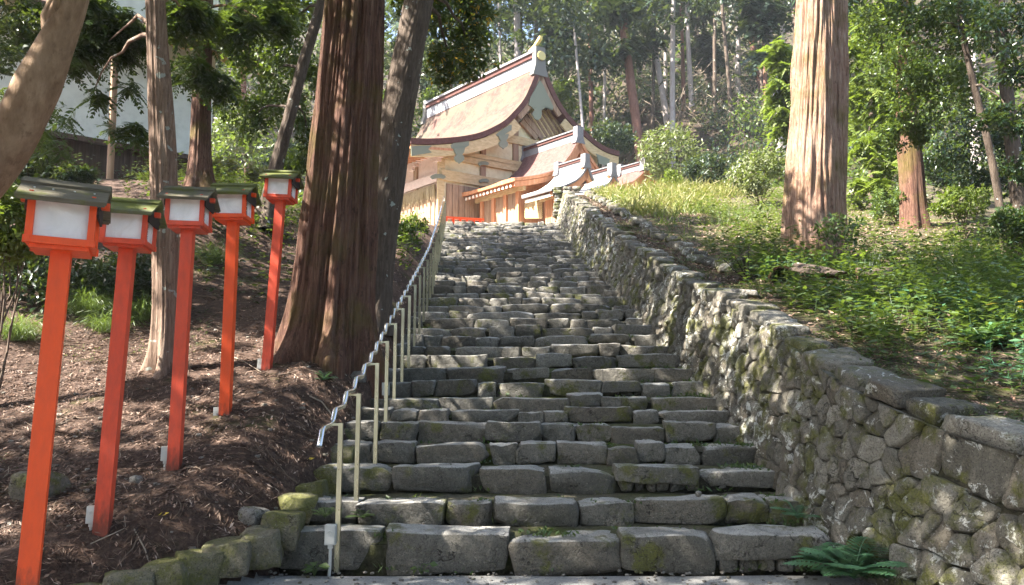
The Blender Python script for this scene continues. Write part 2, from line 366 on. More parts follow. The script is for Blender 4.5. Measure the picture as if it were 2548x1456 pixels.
ground_sheet()
# ------------------------------------------------------------------ stones
_cube = {}
def cube_grid(nx, ny, nz):
    if (nx, ny, nz) in _cube: return _cube[(nx, ny, nz)]
    w = lambda n: np.sin(np.linspace(-1, 1, n+1)*np.pi/2)
    V, F, n0 = [], [], 0
    for ax, (na, nb) in ((0, (ny, nz)), (1, (nx, nz)), (2, (nx, ny))):
        for sgn in (-1, 1):
            A, B = np.meshgrid(w(na), w(nb), indexing='ij'); v = np.zeros(A.shape+(3,))
            o = [q for q in (0, 1, 2) if q != ax]; v[..., ax] = sgn; v[..., o[0]] = A; v[..., o[1]] = B
            i, j = np.meshgrid(np.arange(na), np.arange(nb), indexing='ij'); k = nb+1
            f = np.stack([i*k+j, (i+1)*k+j, (i+1)*k+j+1, i*k+j+1], -1).reshape(-1, 4)
            if (sgn > 0) == (ax == 1): f = f[:, ::-1]
            V.append(v.reshape(-1, 3)); F.append(f+n0); n0 += v.size//3
    V = np.concatenate(V); F = np.concatenate(F)
    u, inv = np.unique(np.round(V, 6), axis=0, return_inverse=True)
    _cube[(nx, ny, nz)] = (u, inv.ravel()[F]); return _cube[(nx, ny, nz)]
def stone(acc, rng, c, size, yaw=0., res=(8, 4, 4), r=.04, amp=.02, taper=.12, tilt=.03, mi=0):
    V, F = cube_grid(*res); h = np.array(size)/2.0; r = min(r, h.min()*.95)
    p = V*h; inner = np.clip(p, -(h-r), h-r); d = p-inner
    p = inner+r*unit(d)
    sd = rng.randint(1 << 20)
    # a broken, uneven outline: ends cut aslant, bottom drawn in, faces buckled
    sx, sz = p[:, 0]/h[0], p[:, 2]/h[2]
    p[:, 0] += h[2]*rng.uniform(-.25, .25)*sz*np.sign(sx)*np.abs(sx)**2
    p[:, 0] *= 1+taper*rng.uniform(-.6, 1)*(sz-1)*.5
    p[:, 2] += h[2]*rng.uniform(-.22, .22)*sx*(sz < 0) + np.minimum(h[2], .1)*rng.uniform(-.2, .2)*(sx**2)*(sz > 0)
    q = p*3.0/(.3+h.max())+np.array([sd % 97, sd % 89, sd % 83])
    for k in range(16):                                  # hewn facets
        if k < 10:
            n_ = unit(rng.normal(size=3)*[.7, 1.5, .9]); c_ = rng.uniform(.70, .93)*(np.abs(n_)*h).sum()
        else:
            n_ = unit(np.array([rng.normal()*.25, -1 if k % 2 else rng.normal()*.2, rng.normal()*.25 if k % 2 else 1])); c_ = rng.uniform(.90, 1.02)*(p@n_).max()
        e = p@n_-c_; p = p-np.maximum(e, 0)[:, None]*n_*.92
    nrm = unit(p/h**1.0)
    dsp = amp*fbm(q*1.1, 2, sd % 50)+amp*.45*fbm(q*3.5, 2, sd % 41)
    p = p+nrm*dsp[:, None]
    a, b, g = yaw, rng.uniform(-tilt, tilt), rng.uniform(-tilt, tilt)
    R = np.array(Matrix.Rotation(a, 3, 'Z')@Matrix.Rotation(b, 3, 'Y')@Matrix.Rotation(g, 3, 'X'))
    return acc.add(p@R.T+np.asarray(c), F, mi)

rng = np.random.RandomState(11)
# the stair: every step a part, its stones laid in a row
NOSES = [6.5, 7.08, 7.75, 8.34, 8.91, 9.34, 9.86, 10.48, 11.1]
while NOSES[-1] < 30.0: NOSES.append(NOSES[-1]+.60+rng.uniform(-.05, .05))
NOSES[-1] = 30.5
stair = empty('stone_stair', (0, S0, 0))
tag(stair, 'long uneven stair of rough grey stones climbing to the shrine hall', 'stairs')
zb = 0.0
for i, y in enumerate(NOSES):
    zt = float(nose(y)); ht = zt-zb; near = i < 12
    x0, x1 = float(xl(y))-.15, float(xr(y))+.12
    if i == 0: x1 = 2.72
    yn = NOSES[i+1] if i+1 < len(NOSES) else y+.5
    a = Acc(); x = x0; lo, hi = (.5, 1.3) if i == 0 else ((.26, .95) if near else (.25, 1.0))
    while x < x1-.1:
        w = rng.uniform(lo, hi)*(1.3 if rng.rand() < .12 else 1)
        if x+w > x1-.25: w = x1-x
        low = (ht > .2 and rng.rand() < .3 and near and i != 1)
        sh = ht*(.62 if low else 1)+.03
        jz = rng.uniform(-.045, .025); dy = rng.uniform(-.07, .06); dep = rng.uniform(.32, .46)
        res = (16, 8, 8) if i < 7 else ((11, 6, 6) if near else (6, 4, 4))
        stone(a, rng, (x+w/2, y+dep/2+dy, zt+jz-sh/2), (w-rng.uniform(-.012, .012), dep, sh), rng.uniform(-.05, .05), res,
              rng.uniform(.015, .04) if near else .035, .017 if near else .02, .07)
        if low:                                       # wedges packed under a thin stone
            k = x+.03
            while k < x+w-.06:
                ww = min(rng.uniform(.09, .24), x+w-k)
                stone(a, rng, (k+ww/2, y+.17+dy+rng.uniform(0, .03), zb+ht*.2), (ww-.012, .25, ht*.42+.03), 0, (4, 3, 3), .03, .016); k += ww
        x += w
    # soil packed behind the row, and the dark bed under it
    n = 26; gx = np.linspace(x0, x1, n); gy = np.array([y+.10, y+.3, yn+.12])
    X, Y = np.meshgrid(gx, gy, indexing='ij')
    Z = zt-.035+.018*fbm(np.stack([X*3, Y*3, X*0+i], -1).reshape(-1, 3), 3, 5).reshape(X.shape); Z[:, 0] = zt-.09
    a.grid(np.stack([X, Y, Z], -1)[:, ::-1], 1)
    a.box(((x0+x1)/2, y+.2, (zb+zt)/2-.09), (x1-x0, .2, ht-.02), None, 2)
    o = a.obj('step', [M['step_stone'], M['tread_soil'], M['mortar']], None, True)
    place(stair, o); zb = zt

# ------------------------------------------------------------------ the rubble wall on the right: fitted stones, each one domed
def clip_cell(poly, m, d):
    out = []; k = len(poly)
    for q in range(k):
        A, B = poly[q], poly[(q+1) % k]; sa, sb = np.dot(A-m, d), np.dot(B-m, d)
        if sa <= 0: out.append(A)
        if (sa < 0) != (sb < 0): out.append(A+(B-A)*(sa/(sa-sb)))
    return out
def cells(pts, w, h, an=1.0):
    pts = np.asarray(pts); out = []; q = pts*np.array([1, an])
    for i, p in enumerate(q):
        d2 = ((q-p)**2).sum(1); nb = np.argsort(d2)[1:17]
        poly = [np.array(c, float)*[1, an] for c in ((0, 0), (w, 0), (w, h), (0, h))]
        for j in nb:
            poly = clip_cell(poly, (p+q[j])/2, q[j]-p)
            if len(poly) < 3: break
        out.append(np.array(poly)/[1, an] if len(poly) >= 3 else None)
    return out
def smooth_loop(p, n, r=.5):
    for k in range(1):
        a, b = p, np.roll(p, -1, 0); p = np.stack([a*.88+b*.12, a*.12+b*.88], 1).reshape(-1, 2)
    d = np.linalg.norm(np.roll(p, -1, 0)-p, axis=1); s = np.concatenate([[0], np.cumsum(d)]); q = np.vstack([p, p[:1]])
    t = np.linspace(0, s[-1], n, endpoint=False)
    return np.stack([np.interp(t, s, q[:, 0]), np.interp(t, s, q[:, 1])], 1)
def rubble(acc, rng, pts, w, h, place3, an=1.0, gap=.012, dome=.05, n=18, ext=.07, mi=0, amp=.016):
    for poly in cells(pts, w, h, an):
        if poly is None: continue
        lp = smooth_loop(poly, n); c = lp.mean(0); size = np.sqrt(np.abs(np.dot(lp[:, 0], np.roll(lp[:, 1], 1))-np.dot(lp[:, 1], np.roll(lp[:, 0], 1)))/2)
        if size < .03: continue
        k0 = max(0, 1-gap/size*2.2); bulge = dome*min(1.3, size/.28)*rng.uniform(.5, 1.4); tx, ty = rng.uniform(-.26, .26, 2)
        U, O = [], []
        for s, o in ((1.0, -ext), (1.0, -.015), (.96, bulge*.7), (.88, bulge*1.0), (.70, bulge*1.1), (.5, bulge*1.15), (.3, bulge*1.15), (.12, bulge*1.15)):
            u = c+(lp-c)*s*k0; U.append(u); O.append(np.full(n, o)+(u-c)@[tx, ty]*(o > -.05)+rng.uniform(-.008, .008))
        U = np.array(U); O = np.array(O); sd = rng.randint(1 << 16)
        rel_ = (U-c)/max(size*.5, .05); f_ = np.full(O.shape, 9.)
        for k in range(5):
            g_ = rng.normal(size=2)*.028; f_ = np.minimum(f_, bulge*rng.uniform(.9, 1.7)+rel_@g_)
        O[2:] = np.minimum(O[2:], np.maximum(f_[2:], -.01)); O[2:] += 0
        q = np.stack([U[..., 0], U[..., 1], U[..., 0]*0+sd % 91], -1).reshape(-1, 3)
        O[1:] += (amp*fbm(q*7, 2, sd % 31)+amp*.5*fbm(q*22, 2, sd % 29)).reshape(O.shape)[1:]
        if mi == 0: U = U+.012*np.stack([fbm(q*6, 2, 3), fbm(q*6+9, 2, 4)], -1).reshape(U.shape)
        V = place3(U[..., 0].ravel(), U[..., 1].ravel(), O.ravel()).reshape(U.shape[0], n, 3)
        acc.grid(V, mi, True)
        acc.add(np.vstack([V[-1], V[-1].mean(0)]), [[i, (i+1) % n, n] for i in range(n)], mi)
wy = np.concatenate([np.arange(3.2, 13, .12), np.arange(13, W_END+.01, .25), [W_END]])
foot = np.stack([xr(wy), wy, np.where(wy < S0, 0, nose(wy)-.25)], 1)
head = np.stack([xr(wy)+ip(wy, [(3, .30), (8, .34), (30, .36)]), wy, wtop(wy)-.10], 1)
arc = np.concatenate([[0], np.cumsum(np.linalg.norm(np.diff(foot[:, :2], axis=0), axis=1))]); WL = arc[-1]
def wall_at(a, b, o):
    a = np.clip(a, 0, WL); F = np.stack([np.interp(a, arc, foot[:, k]) for k in range(3)], -1); T = np.stack([np.interp(a, arc, head[:, k]) for k in range(3)], -1)
    e = .05; t = np.stack([np.interp(np.clip(a+e, 0, WL), arc, foot[:, k])-np.interp(np.clip(a-e, 0, WL), arc, foot[:, k]) for k in range(3)], -1); t[:, 2] = 0; t = unit(t)
    nrm = np.cross(unit(T-F), t); nrm = unit(nrm); nrm = np.where(nrm[:, :1] > 0, -nrm, nrm)
    return F+(T-F)*b[:, None]+nrm*o[:, None]
rng = np.random.RandomState(5)
hgt = np.linalg.norm(head-foot, axis=1)
def wall_points():
    pts, a = [], 0.0
    while a < WL:
        y = float(np.interp(a, arc, wy)); h = float(np.interp(a, arc, hgt)); sz = ip(y, [(4, .26), (8, .24), (12, .22), (30, .22)])
        col = rng.uniform(.75, 1.15)*sz; b = rng.uniform(0, .12)
        while b < 1:
            pts.append((a+col/2+rng.uniform(-.3, .3)*col, b*h))
            if rng.rand() < .35: pts.append((a+rng.uniform(-.1, .1)*col, b*h+rng.uniform(.3, .6)*sz*.5))
            b += rng.uniform(.6, 1.5)*sz*.9/h
        a += col
    return np.array(pts)
wp = wall_points(); HM = 1.6
wall = empty('rubble_wall', (2.9, 8, 0)); tag(wall, 'mossy rubble stone wall running up along the right side of the stair', 'wall')
a = Acc()
def wall_h(aa, bb, oo):
    h = np.interp(np.clip(aa, 0, WL), arc, hgt); return wall_at(aa, bb/h, oo)
rubble(a, rng, wp[wp[:, 1] < np.interp(wp[:, 0], arc, hgt)], WL, HM, lambda aa, bb, oo: wall_h(aa, np.minimum(bb, np.interp(np.clip(aa, 0, WL), arc, hgt)), oo), 1.0, .004, .045, 30, amp=.012)
core = Acc(); bb = np.array([0, .5, 1.]); A_, B_ = np.meshgrid(arc, bb, indexing='ij')
V = wall_at(A_.ravel(), B_.ravel(), np.full(A_.size, -.055)).reshape(len(arc), 3, 3)
back = V[:, 2:]+np.array([.5, 0, -.02]); core.grid(np.concatenate([V, back], 1), 0)
o1 = a.obj('rubble_face', M['wall_stone'], None, True); o2 = core.obj('wall_core', M['mortar'], None, True)
# coping: flat stones along the brink, and a second row along the back edge higher up
cop = Acc(); y = 3.6
while y < W_END-.1:
    big = ip(y, [(4, .62), (9, .5), (14, .36), (30, .26)]); L = rng.uniform(.6, 1.3)*big; ym = y+L/2
    d = np.array([float(xr(ym+.2)-xr(ym-.2)), .4]); yaw = math.atan2(-d[0], d[1])
    th = rng.uniform(.15, .27); dep = rng.uniform(.30, .55); pz = math.atan(float(wtop(ym+.2)-wtop(ym-.2))/.4)
    acc2 = Acc(); stone(acc2, rng, (0, 0, 0), (dep, L-.01, th), 0, (5, 7, 4) if y < 13 else (3, 4, 3), .035, .018)
    v = acc2.v[0]@np.array(Matrix.Rotation(yaw, 3, 'Z')@Matrix.Rotation(pz*.85, 3, 'X')).T
    cop.add(v+np.array([float(xr(ym))+.37+dep/2-rng.uniform(.02, .08), ym, float(wtop(ym))-th/2+rng.uniform(-.03, .05)]), acc2.f[0])
    y += L*.98
y = 13.0
while y < W_END-.3:
    L = rng.uniform(.25, .5); ym = y+L/2; stone(cop, rng, (float(xr(ym))+1.35+rng.uniform(-.1, .1), ym, float(wtop(ym))-.02+rng.uniform(-.03, .04)), (rng.uniform(.25, .4), L, .16), 0, (3, 4, 3), .04, .02); y += L
o3 = cop.obj('coping', M['wall_stone'], None, True)
end = Acc()                                            # the wall's upper end, a squared-off pier
y = W_END
for k in range(9):
    for q in range(3):
        stone(end, rng, (float(xr(y))+.12+q*.4+rng.uniform(-.04, .04), y+.1, float(nose(y))+.05+k*.17), (rng.uniform(.3, .45), .4, .18), 0, (4, 3, 3), .04, .02)
o4 = end.obj('end_pier', M['wall_stone'], None, True)
place(wall, o1, o2, o3, o4)

# ------------------------------------------------------------------ the low kerb of mossy stones at the left foot of the stair
rng = np.random.RandomState(21)
kerb = empty('stone_kerb', (-2.3, 6.5, .2)); tag(kerb, 'low curved kerb of moss-green stones at the left foot of the stair', 'kerb')
for px, py, D, w in [(205,1470,5.45,.30),(300,1440,5.55,.34),(395,1412,5.7,.30),(475,1390,5.85,.30),(555,1360,6.0,.34),(635,1335,6.2,.30),(695,1290,6.5,.28),(730,1245,6.95,.27),(770,1212,7.35,.26),(815,1170,7.8,.27),(842,1118,8.3,.27),(868,1072,8.9,.26),(890,1030,9.5,.27)]:
    a = Acc(); p = P(px, py, D); h = rng.uniform(.26, .34)
    stone(a, rng, p+np.array([0, .1, -h/2+.03]), (w*rng.uniform(1., 1.2), .34, h), rng.uniform(-.5, .3)+.35, (8, 6, 6), rng.uniform(.02, .04), .022, tilt=.12)
    place(kerb, a.obj('kerb_block', M['kerb_stone'], None, True))

# ------------------------------------------------------------------ the steel handrail, its rail bent in a wave
RX = [(6.2, -1.5), (8.1, -1.5), (10, -1.59), (13.7, -1.71), (16.6, -1.83), (21.2, -2.14), (30, -2.78), (32, -2.9)]
rail = empty('handrail', (-1.5, 6.45, 0)); tag(rail, 'stainless steel handrail with wavy rail up the left side of the stair', 'handrail')
pts = []; y = 6.22; zr_ = lambda y: float(nose(y))+1.0
def rx(y): return float(ip(y, RX))-.06
seg = .42
pts += [(rx(6.12), 6.10, zr_(6.3)-.16), (rx(6.2), 6.17, zr_(6.3)-.04)]
y = 6.25
while y < 26.5:
    z0 = zr_(y)
    for f, g in ((0., 0.), (.10, .012), (.5, .03), (.62, .06), (.70, .115), (.80, .26), (.86, .33), (.94, .36)):
        yy = y+f*seg; pts.append((rx(yy), yy, z0+g*seg*SZ/.36))
    y += seg
pts += [(rx(27.2), 27.2, zr_(27.2)+.03), (rx(30.3), 30.3, zr_(30.3)+.12), (rx(30.5), 30.5, zr_(30.5)-.1)]
a = Acc(); a.tube(pts, .024, 8); place(rail, a.obj('rail', M['steel'], None, True))
py_, k = 6.45, 0
while py_ < 30.4:
    x = float(ip(py_, RX)); zb_ = 0 if py_ < 6.5 else float(nose(max(q for q in NOSES if q <= py_+.02)))-.06
    zt_ = zr_(py_)-.04; a = Acc()
    a.box((x+.03, py_, (zb_+zt_)/2), (.04, .04, zt_-zb_)); a.box((x-.02, py_, zt_-.012), (.09, .03, .02))
    place(rail, a.obj('post', M['steel_post'])); py_ += .86 if py_ > 7.5 else (.72 if py_ < 7 else .95)
def junction_box(c, s=1.0, conduit=True):
    a = Acc(); x, y, z = c; w = .07*s
    a.box((x, y, z), (w, .05*s, .13*s)); a.box((x, y-.027*s, z), (w*.86, .006, .115*s))
    th = np.linspace(0, 2*np.pi, 17); a.tube(np.stack([x+.014*s*np.cos(th), 0*th+y-.031*s, z+.015*s+.014*s*np.sin(th)], 1), .003*s, 5)
    if conduit: a.box((x, y, z-.075*s), (.03*s, .03*s, .03*s)); a.tube([(x, y, z-.07*s), (x, y, z-.22*s), (x-.005, y-.01, z-.3*s), (x-.05*s, y-.05*s, z-.36*s)], .011*s, 8)
    return a
p = P(823, 1330, 6.4); place(rail, junction_box(p, 1.25).obj('junction_box', M['grey_plastic']))
p = P(960, 968, 9.9); place(rail, junction_box(p, 1.3).obj('junction_box', M['grey_plastic']))

# ------------------------------------------------------------------ the red lanterns
def lantern(name, label, px, py, D, yaw, roll, s, red, roofm, seed, box=True, nails=False, PH=2.12, pw=.108):
    p = P(px, py, D)
    r = np.random.RandomState(seed)
    root = empty(name, p); root.rotation_euler = (r.uniform(-.008, .008), math.radians(roll), math.radians(yaw)); root.scale = (s, s, s)
    tag(root, label, 'lantern', 'red lanterns standing along the bank')
    w = .205; bh = .31
    a = Acc(); a.box((0, 0, PH/2-.2), (pw/s, pw/s, PH+.4)); a.obj('post', red, root)
    a = Acc()                                          # floor frame, corner posts, top frame
    a.box((0, 0, PH+.014), (.36, .36, .028))
    z = PH+.028+.026
    for sg in (-1, 1):
        a.box((0, sg*.192, z), (.44, .034, .052)); a.box((sg*.192, 0, z), (.034, .44, .046))
        a.box((0, sg*.19, z+.026+bh-.02), (.41, .026, .04)); a.box((sg*.19, 0, z+.026+bh-.02), (.026, .50, .036))
        for sh in (-1, 1): a.box((sg*.188, sh*.188, z+.026+bh/2), (.046, .046, bh))
    for sg in (-1, 1): a.box((sg*.205, 0, z+bh+.06), (.03, .07, .10)); a.box((sg*.235, 0, z+bh+.012), (.09, .05, .05))
    a.obj('box_frame', red, root)
    for k in range(4):
        a = Acc(); R = np.array(Matrix.Rotation(k*math.pi/2, 3, 'Z')); a.box(R@np.array([0, -.178, z+.026+bh/2-.02]), (.335, .006, bh-.03), R)
        pn = a.obj('panel', M['lamp_panel'], root)
        if k in (1, 3):                                # brushed characters down the side panels
            a = Acc(); sgn = 1 if k == 1 else -1
            for q, cy in enumerate((.085, .03, -.025, -.08)):
                for (u0, v0, u1, v1) in [(-.02, .018, .02, .018), (-.024, .0, .024, .002), (0, .024, -.002, -.02), (-.018, -.016, .018, -.018), (-.014, .018, -.018, -.018)][:5-(q % 2)]:
                    c0 = np.array([sgn*.1825, u0-.05, z+.15+cy+v0]); c1 = np.array([sgn*.1825, u1-.05, z+.15+cy+v1]); a.bar(c0, c1, .006, .003, (1, 0, 0))
            a.obj('lettering', M['ink'], pn)
    a = Acc(); L = .55; ez = z+.026+bh-.065; rz = ez+.18; ey = .325
    for sg in (-1, 1):
        R = np.array(Matrix.Rotation(-sg*math.atan2(rz-ez, ey), 3, 'X')); ln = math.hypot(rz-ez, ey)
        a.box((0, sg*ey/2, (rz+ez)/2), (L, ln, .022), R)
        a.box((0, sg*(ey-.02), ez-.004), (L-.02, .035, .02), R)
    rf = a.obj('roof', roofm, root)
    a = Acc()
    for sg in (-1, 1):
        R = np.array(Matrix.Rotation(-sg*math.atan2(rz-ez, ey), 3, 'X')); a.box((0, sg*.052, rz-.031+.026), (L+.012, .115, .020), R)
    a.obj('ridge_board', roofm, rf)
    for sg in (-1, 1):
        a = Acc(); a.poly([(sg*(L/2-.05), -ey+.05, ez+.0), (sg*(L/2-.05), ey-.05, ez+.0), (sg*(L/2-.05), .0, rz-.045)], (-sg*.018, 0, 0))
        a.box((sg*(L/2-.055), 0, ez-.03), (.016, .40, .07))
        a.obj('gable_board', M['dark_wood'], root)
    if nails:
        for k in range(4):
            f = .5; a = Acc(); a.box((-.19+k*.127+r.uniform(-.01, .01), -ey*f, ez+(rz-ez)*(1-f)+.013), (.011, .011, .006)); a.obj('nail', M['nail'], rf)
    if box:
        junction_box((-.095, -.02, .12 if seed % 2 else .06), 1.0/s).obj('junction_box', M['grey_plastic'], root)
    return root
lantern('lantern', 'nearest red lantern with bright orange post and plain grey plank roof', 66, 1480, 5.0, 26, 1.2, .95, M['vermilion'], M['shingle_grey'], 1, False, True, 2.25/.95, .12)
lantern('lantern', 'red lantern with mossy roof between the nearest lantern and the cypress trunk', 256, 1295, 5.9, 13, 1.3, .80, M['vermilion_faded'], M['shingle_moss'], 2, PH=2.13/.80)
lantern('lantern', 'red lantern in front of the pale lichen-spotted cypress trunk', 434, 1155, 7.0, 9, .2, .82, M['vermilion_faded'], M['shingle_grey'], 3, PH=2.2/.82)
lantern('lantern', 'red lantern with olive mossy roof between the cypress and the root-footed slanting tree', 560, 1040, 8.1, 4, -.2, .84, M['vermilion'], M['shingle_moss'], 4, PH=2.15/.84)
lantern('lantern', 'highest and farthest red lantern, close beside the giant cedar trunk', 663, 925, 9.4, 1, 2.3, .80, M['vermilion_faded'], M['shingle_moss'], 5, PH=2.2/.8)
# ------------------------------------------------------------------ shrine buildings at the head of the stair
def wood_mat(name, a, b, c, sc=(1, 1, .12), rough=.75):
    t = NT(name); p = t.coord(sc); n = t.noise(p, 9, 5, .65); n2 = t.noise(t.coord(), 1.3, 3)
    col = t.ramp(n, [(.3, a), (.52, b), (.75, c)]); col = t.mix(t.ramp(n2, [(.3, 0.), (.8, .35)]), col, a)
    return t.done(col, rough, 0, .3, t.bump(n, .2, .01))
M['wood_honey'] = wood_mat('wood_honey', (.40, .27, .13), (.56, .41, .22), (.68, .54, .32), (.4, .4, 1.5))
M['wood_board'] = wood_mat('wood_board', (.20, .12, .075), (.33, .21, .13), (.46, .32, .21))
M['wood_orange'] = wood_mat('wood_orange', (.42, .17, .08), (.56, .26, .13), (.66, .36, .2))
M['wood_dark'] = wood_mat('wood_dark', (.05, .03, .022), (.09, .055, .04), (.14, .09, .065))
M['plaster_cream'] = wood_mat('plaster_cream', (.60, .50, .30), (.70, .61, .39), (.76, .68, .47), (.5, .5, .5))
M['plaster_pink'] = wood_mat('plaster_pink', (.56, .42, .35), (.66, .50, .42), (.7, .56, .48), (.5, .5, .5))
M['plaster_white'] = wood_mat('plaster_white', (.62, .63, .60), (.76, .77, .73), (.82, .83, .79), (.25, .25, .25))
M['metal_green'] = NT('metal_green').done((.20, .205, .145), .75)
M['cap_brown'] = NT('cap_brown').done((.15, .14, .12), .6)
M['gold'] = NT('gold').done((.60, .47, .18), .4, .4)
M['pale_end'] = NT('pale_end').done((.85, .78, .66), .6)
M['straw'] = leaf_mat('straw', (.38, .27, .13), (.5, .37, .2), (.6, .46, .27), trans=.15)
def roof_mat(name, a, b, c, moss=0):
    t = NT(name); p = t.pos(); n = t.noise(p, 5, 6, .75); n2 = t.noise(p, 34, 4, .8)
    col = t.ramp(t.math('ADD', t.math('MULTIPLY', n, .5), t.math('MULTIPLY', n2, .5)), [(.3, a), (.5, b), (.68, c)])
    if moss: col = t.mix(t.ramp(t.noise(p, .8, 5, .7), [(.42, 0.), (.56, .9)]), col, t.mix(n2, (.045, .04, .04), (.20, .16, .10)))
    return t.done(col, .9, 0, .2, t.bump(n2, .8, .06))
M['bark_roof'] = roof_mat('bark_roof', (.045, .022, .017), (.115, .062, .05), (.24, .15, .125), 1)
M['bark_roof_new'] = roof_mat('bark_roof_new', (.08, .036, .03), (.16, .08, .068), (.27, .155, .135))
M['copper_pale'] = roof_mat('copper_pale', (.42, .42, .42), (.52, .52, .52), (.6, .6, .6))
M['eave_red'] = roof_mat('eave_red', (.07, .03, .025), (.13, .06, .05), (.2, .10, .085))
M['ridge_grey'] = roof_mat('ridge_grey', (.16, .15, .15), (.24, .23, .23), (.32, .31, .31))
M['ridge_pale'] = roof_mat('ridge_pale', (.2, .195, .21), (.30, .29, .30), (.4, .39, .4))

UA, VA = math.radians(58), math.radians(-42)
UU = np.array([math.sin(UA), math.cos(UA), 0]); VV = np.array([math.sin(VA), math.cos(VA), 0]); ZZ = np.array([0, 0, 1.])
def c1(x, y): return ((980+x/4.412)*.9953, (230+y/4.412)*.9953)
def c2(x, y): return ((1240+x/3.098)*.9953, (90+y/3.098)*.9953)
def hit(px, Q, d):                                      # sight line against the upright plane through Q that holds direction d
    n = np.cross(d, ZZ); r = ray(*px); o = np.array([0, 0, CAM_H]); return o+r*(np.dot(Q-o, n)/np.dot(r, n))
def densify(p, n):
    p = np.asarray(p, float)
    for k in range(3):
        p = np.vstack([p[:1], np.stack([p[:-1]*.75+p[1:]*.25, p[:-1]*.25+p[1:]*.75], 1).reshape(-1, 2), p[-1:]])
    s = np.concatenate([[0], np.cumsum(np.linalg.norm(np.diff(p, axis=0), axis=1))]); t = np.linspace(0, s[-1], n)
    return np.stack([np.interp(t, s, p[:, 0]), np.interp(t, s, p[:, 1])], 1)
def off(c, d):
    t = unit(np.gradient(c, axis=0)); return c+np.stack([t[:, 1], -t[:, 0]], 1)*np.asarray(d).reshape(-1, 1)
class Shrine:
    def __init__(s, name, label, cat, peak, D, left, right, far_x, thick, group=None):
        s.Q = P(*peak, D); s.root = empty(name, (s.Q[0], s.Q[1], 8.2)); tag(s.root, label, cat, group)
        to = lambda px: ((lambda h: (np.dot(h-s.Q, UU), h[2]-s.Q[2]))(hit(px, s.Q, UU)))
        L_ = densify([to(q) for q in left][::-1], 34); R_ = densify([to(q) for q in right], 26)
        s.c = np.vstack([L_, R_[1:]]); s.nl = 33; s.thick = thick
        Ls = np.linspace(.5, 40, 4000); xs = [proj(s.Q+VV*l)[0] for l in Ls[::20]]; s.L = float(np.interp(-far_x, -np.array(xs), Ls[::20]))
    def w(s, c, v=0.0): c = np.atleast_2d(c); return s.Q+c[:, :1]*UU+c[:, 1:]*ZZ+v*VV
    def add(s, o): place(s.root, o); return o
    def sub(s, o): o.parent = s.ro; return o
    def roof(s, top, edge, seed=1):
        a = Acc(); n = 26; vs = np.linspace(0, s.L, n); lo = off(s.c, s.thick); V = []
        for v in vs:
            k = .10*(2*v/s.L-1)**2; cc = s.c.copy(); cc[:, 1] += k*.6
            w = s.w(cc, v); w = w+ZZ*(.03*fbm(w*1.3, 3, seed))[:, None]; V.append(w)
        V[0] = s.w(s.c, 0); a.grid(np.array(V), 0)
        B = np.array([s.w(lo, v) for v in vs]); a.grid(B[::-1], 1)
        for e in (0, -1): a.grid(np.stack([s.w(s.c, vs[e]), s.w(lo, vs[e])]), 1); 
        a.grid(np.stack([np.array(V)[:, 0], B[:, 0]]), 1); a.grid(np.stack([np.array(V)[:, -1], B[:, -1]]), 1)
        s.ro = s.add(a.obj('roof', [top, edge], None, False)); return s.ro
    def ridge(s, h, w, mat, cap, capmat, emblem=True):
        a = Acc(); p = s.w(s.c[s.nl], 0)[0]; z0 = -.12
        for v0, v1, zz, hh, ww in ((.25, s.L-.25, z0, h*.62, w*.8), (.2, s.L-.2, z0+h*.62, h*.12, w*1.15), (.22, s.L-.22, z0+h*.74, h*.14, w*.9), (.15, s.L-.15, z0+h*.88, h*.12, w*1.3)):
            c = p+VV*(v0+v1)/2+ZZ*(zz+hh/2); R = np.stack([UU, VV, ZZ], 1); a.box(c, (ww, v1-v0, hh), R, 1 if hh < h*.13 and ww < w*1.2 or abs(hh-h*.14) < 1e-6 else 0)
        r = a.obj('ridge', [mat, M['eave_red']], None); s.sub(r)
        a = Acc(); R = np.stack([UU, VV, ZZ], 1)
        for v in (.12, s.L-.12):
            a = Acc(); c = p+VV*v; k = cap
            a.poly([c+UU*q*k*w+ZZ*zq*h for q, zq in ((-.95, -.5), (-.62, .1), (-.58, 1.05), (.58, 1.05), (.62, .1), (.95, -.5))]-VV*.14, VV*.28)
            e = a.obj('ridge_end', capmat, None); s.sub(e)
        if emblem:
            a = Acc(); c = p-VV*.05+ZZ*h*.55; th = np.linspace(0, 2*np.pi, 64, endpoint=False); rr = h*.235*(1+.07*np.cos(16*th))
            a.poly([c+UU*x+ZZ*z for x, z in zip(rr*np.cos(th), rr*np.sin(th))], -VV*.06)
            g = a.obj('crest', M['gold'], None); s.sub(g)
            a = Acc(); c = p+VV*.3+ZZ*(h*1.0)
            a.poly([c+VV*x+ZZ*z-UU*.16 for x, z in ((.45, .0), (.1, .05), (-.42, .42), (-.46, .60), (-.34, .56), (.1, .2), (.45, .08))], UU*.18)
            f = a.obj('ridge_horn', M['gold'], None); s.sub(f)
    def barge(s, d0, d1, mat, i0=0, i1=None, v0=.06, t=.10, name='bargeboard'):
        a = Acc(); i1 = i1 or len(s.c); c = s.c[i0:i1]; u, l = off(c, d0), off(c, d1)
        q = np.stack([s.w(u, v0), s.w(l, v0), s.w(l, v0+t), s.w(u, v0+t)], 1); a.grid(q, 0, True)
        return s.add(a.obj(name, mat, None))
    def plane_poly(s, pts, v, mat, name, t=.05, parent=None):
        a = Acc(); Q = s.Q+VV*v; a.poly([hit(p, Q, UU) for p in pts], VV*t); return s.add(a.obj(name, mat))
    def side(s, inset): e = s.w(s.c[0], 0)[0]; return e+UU*inset

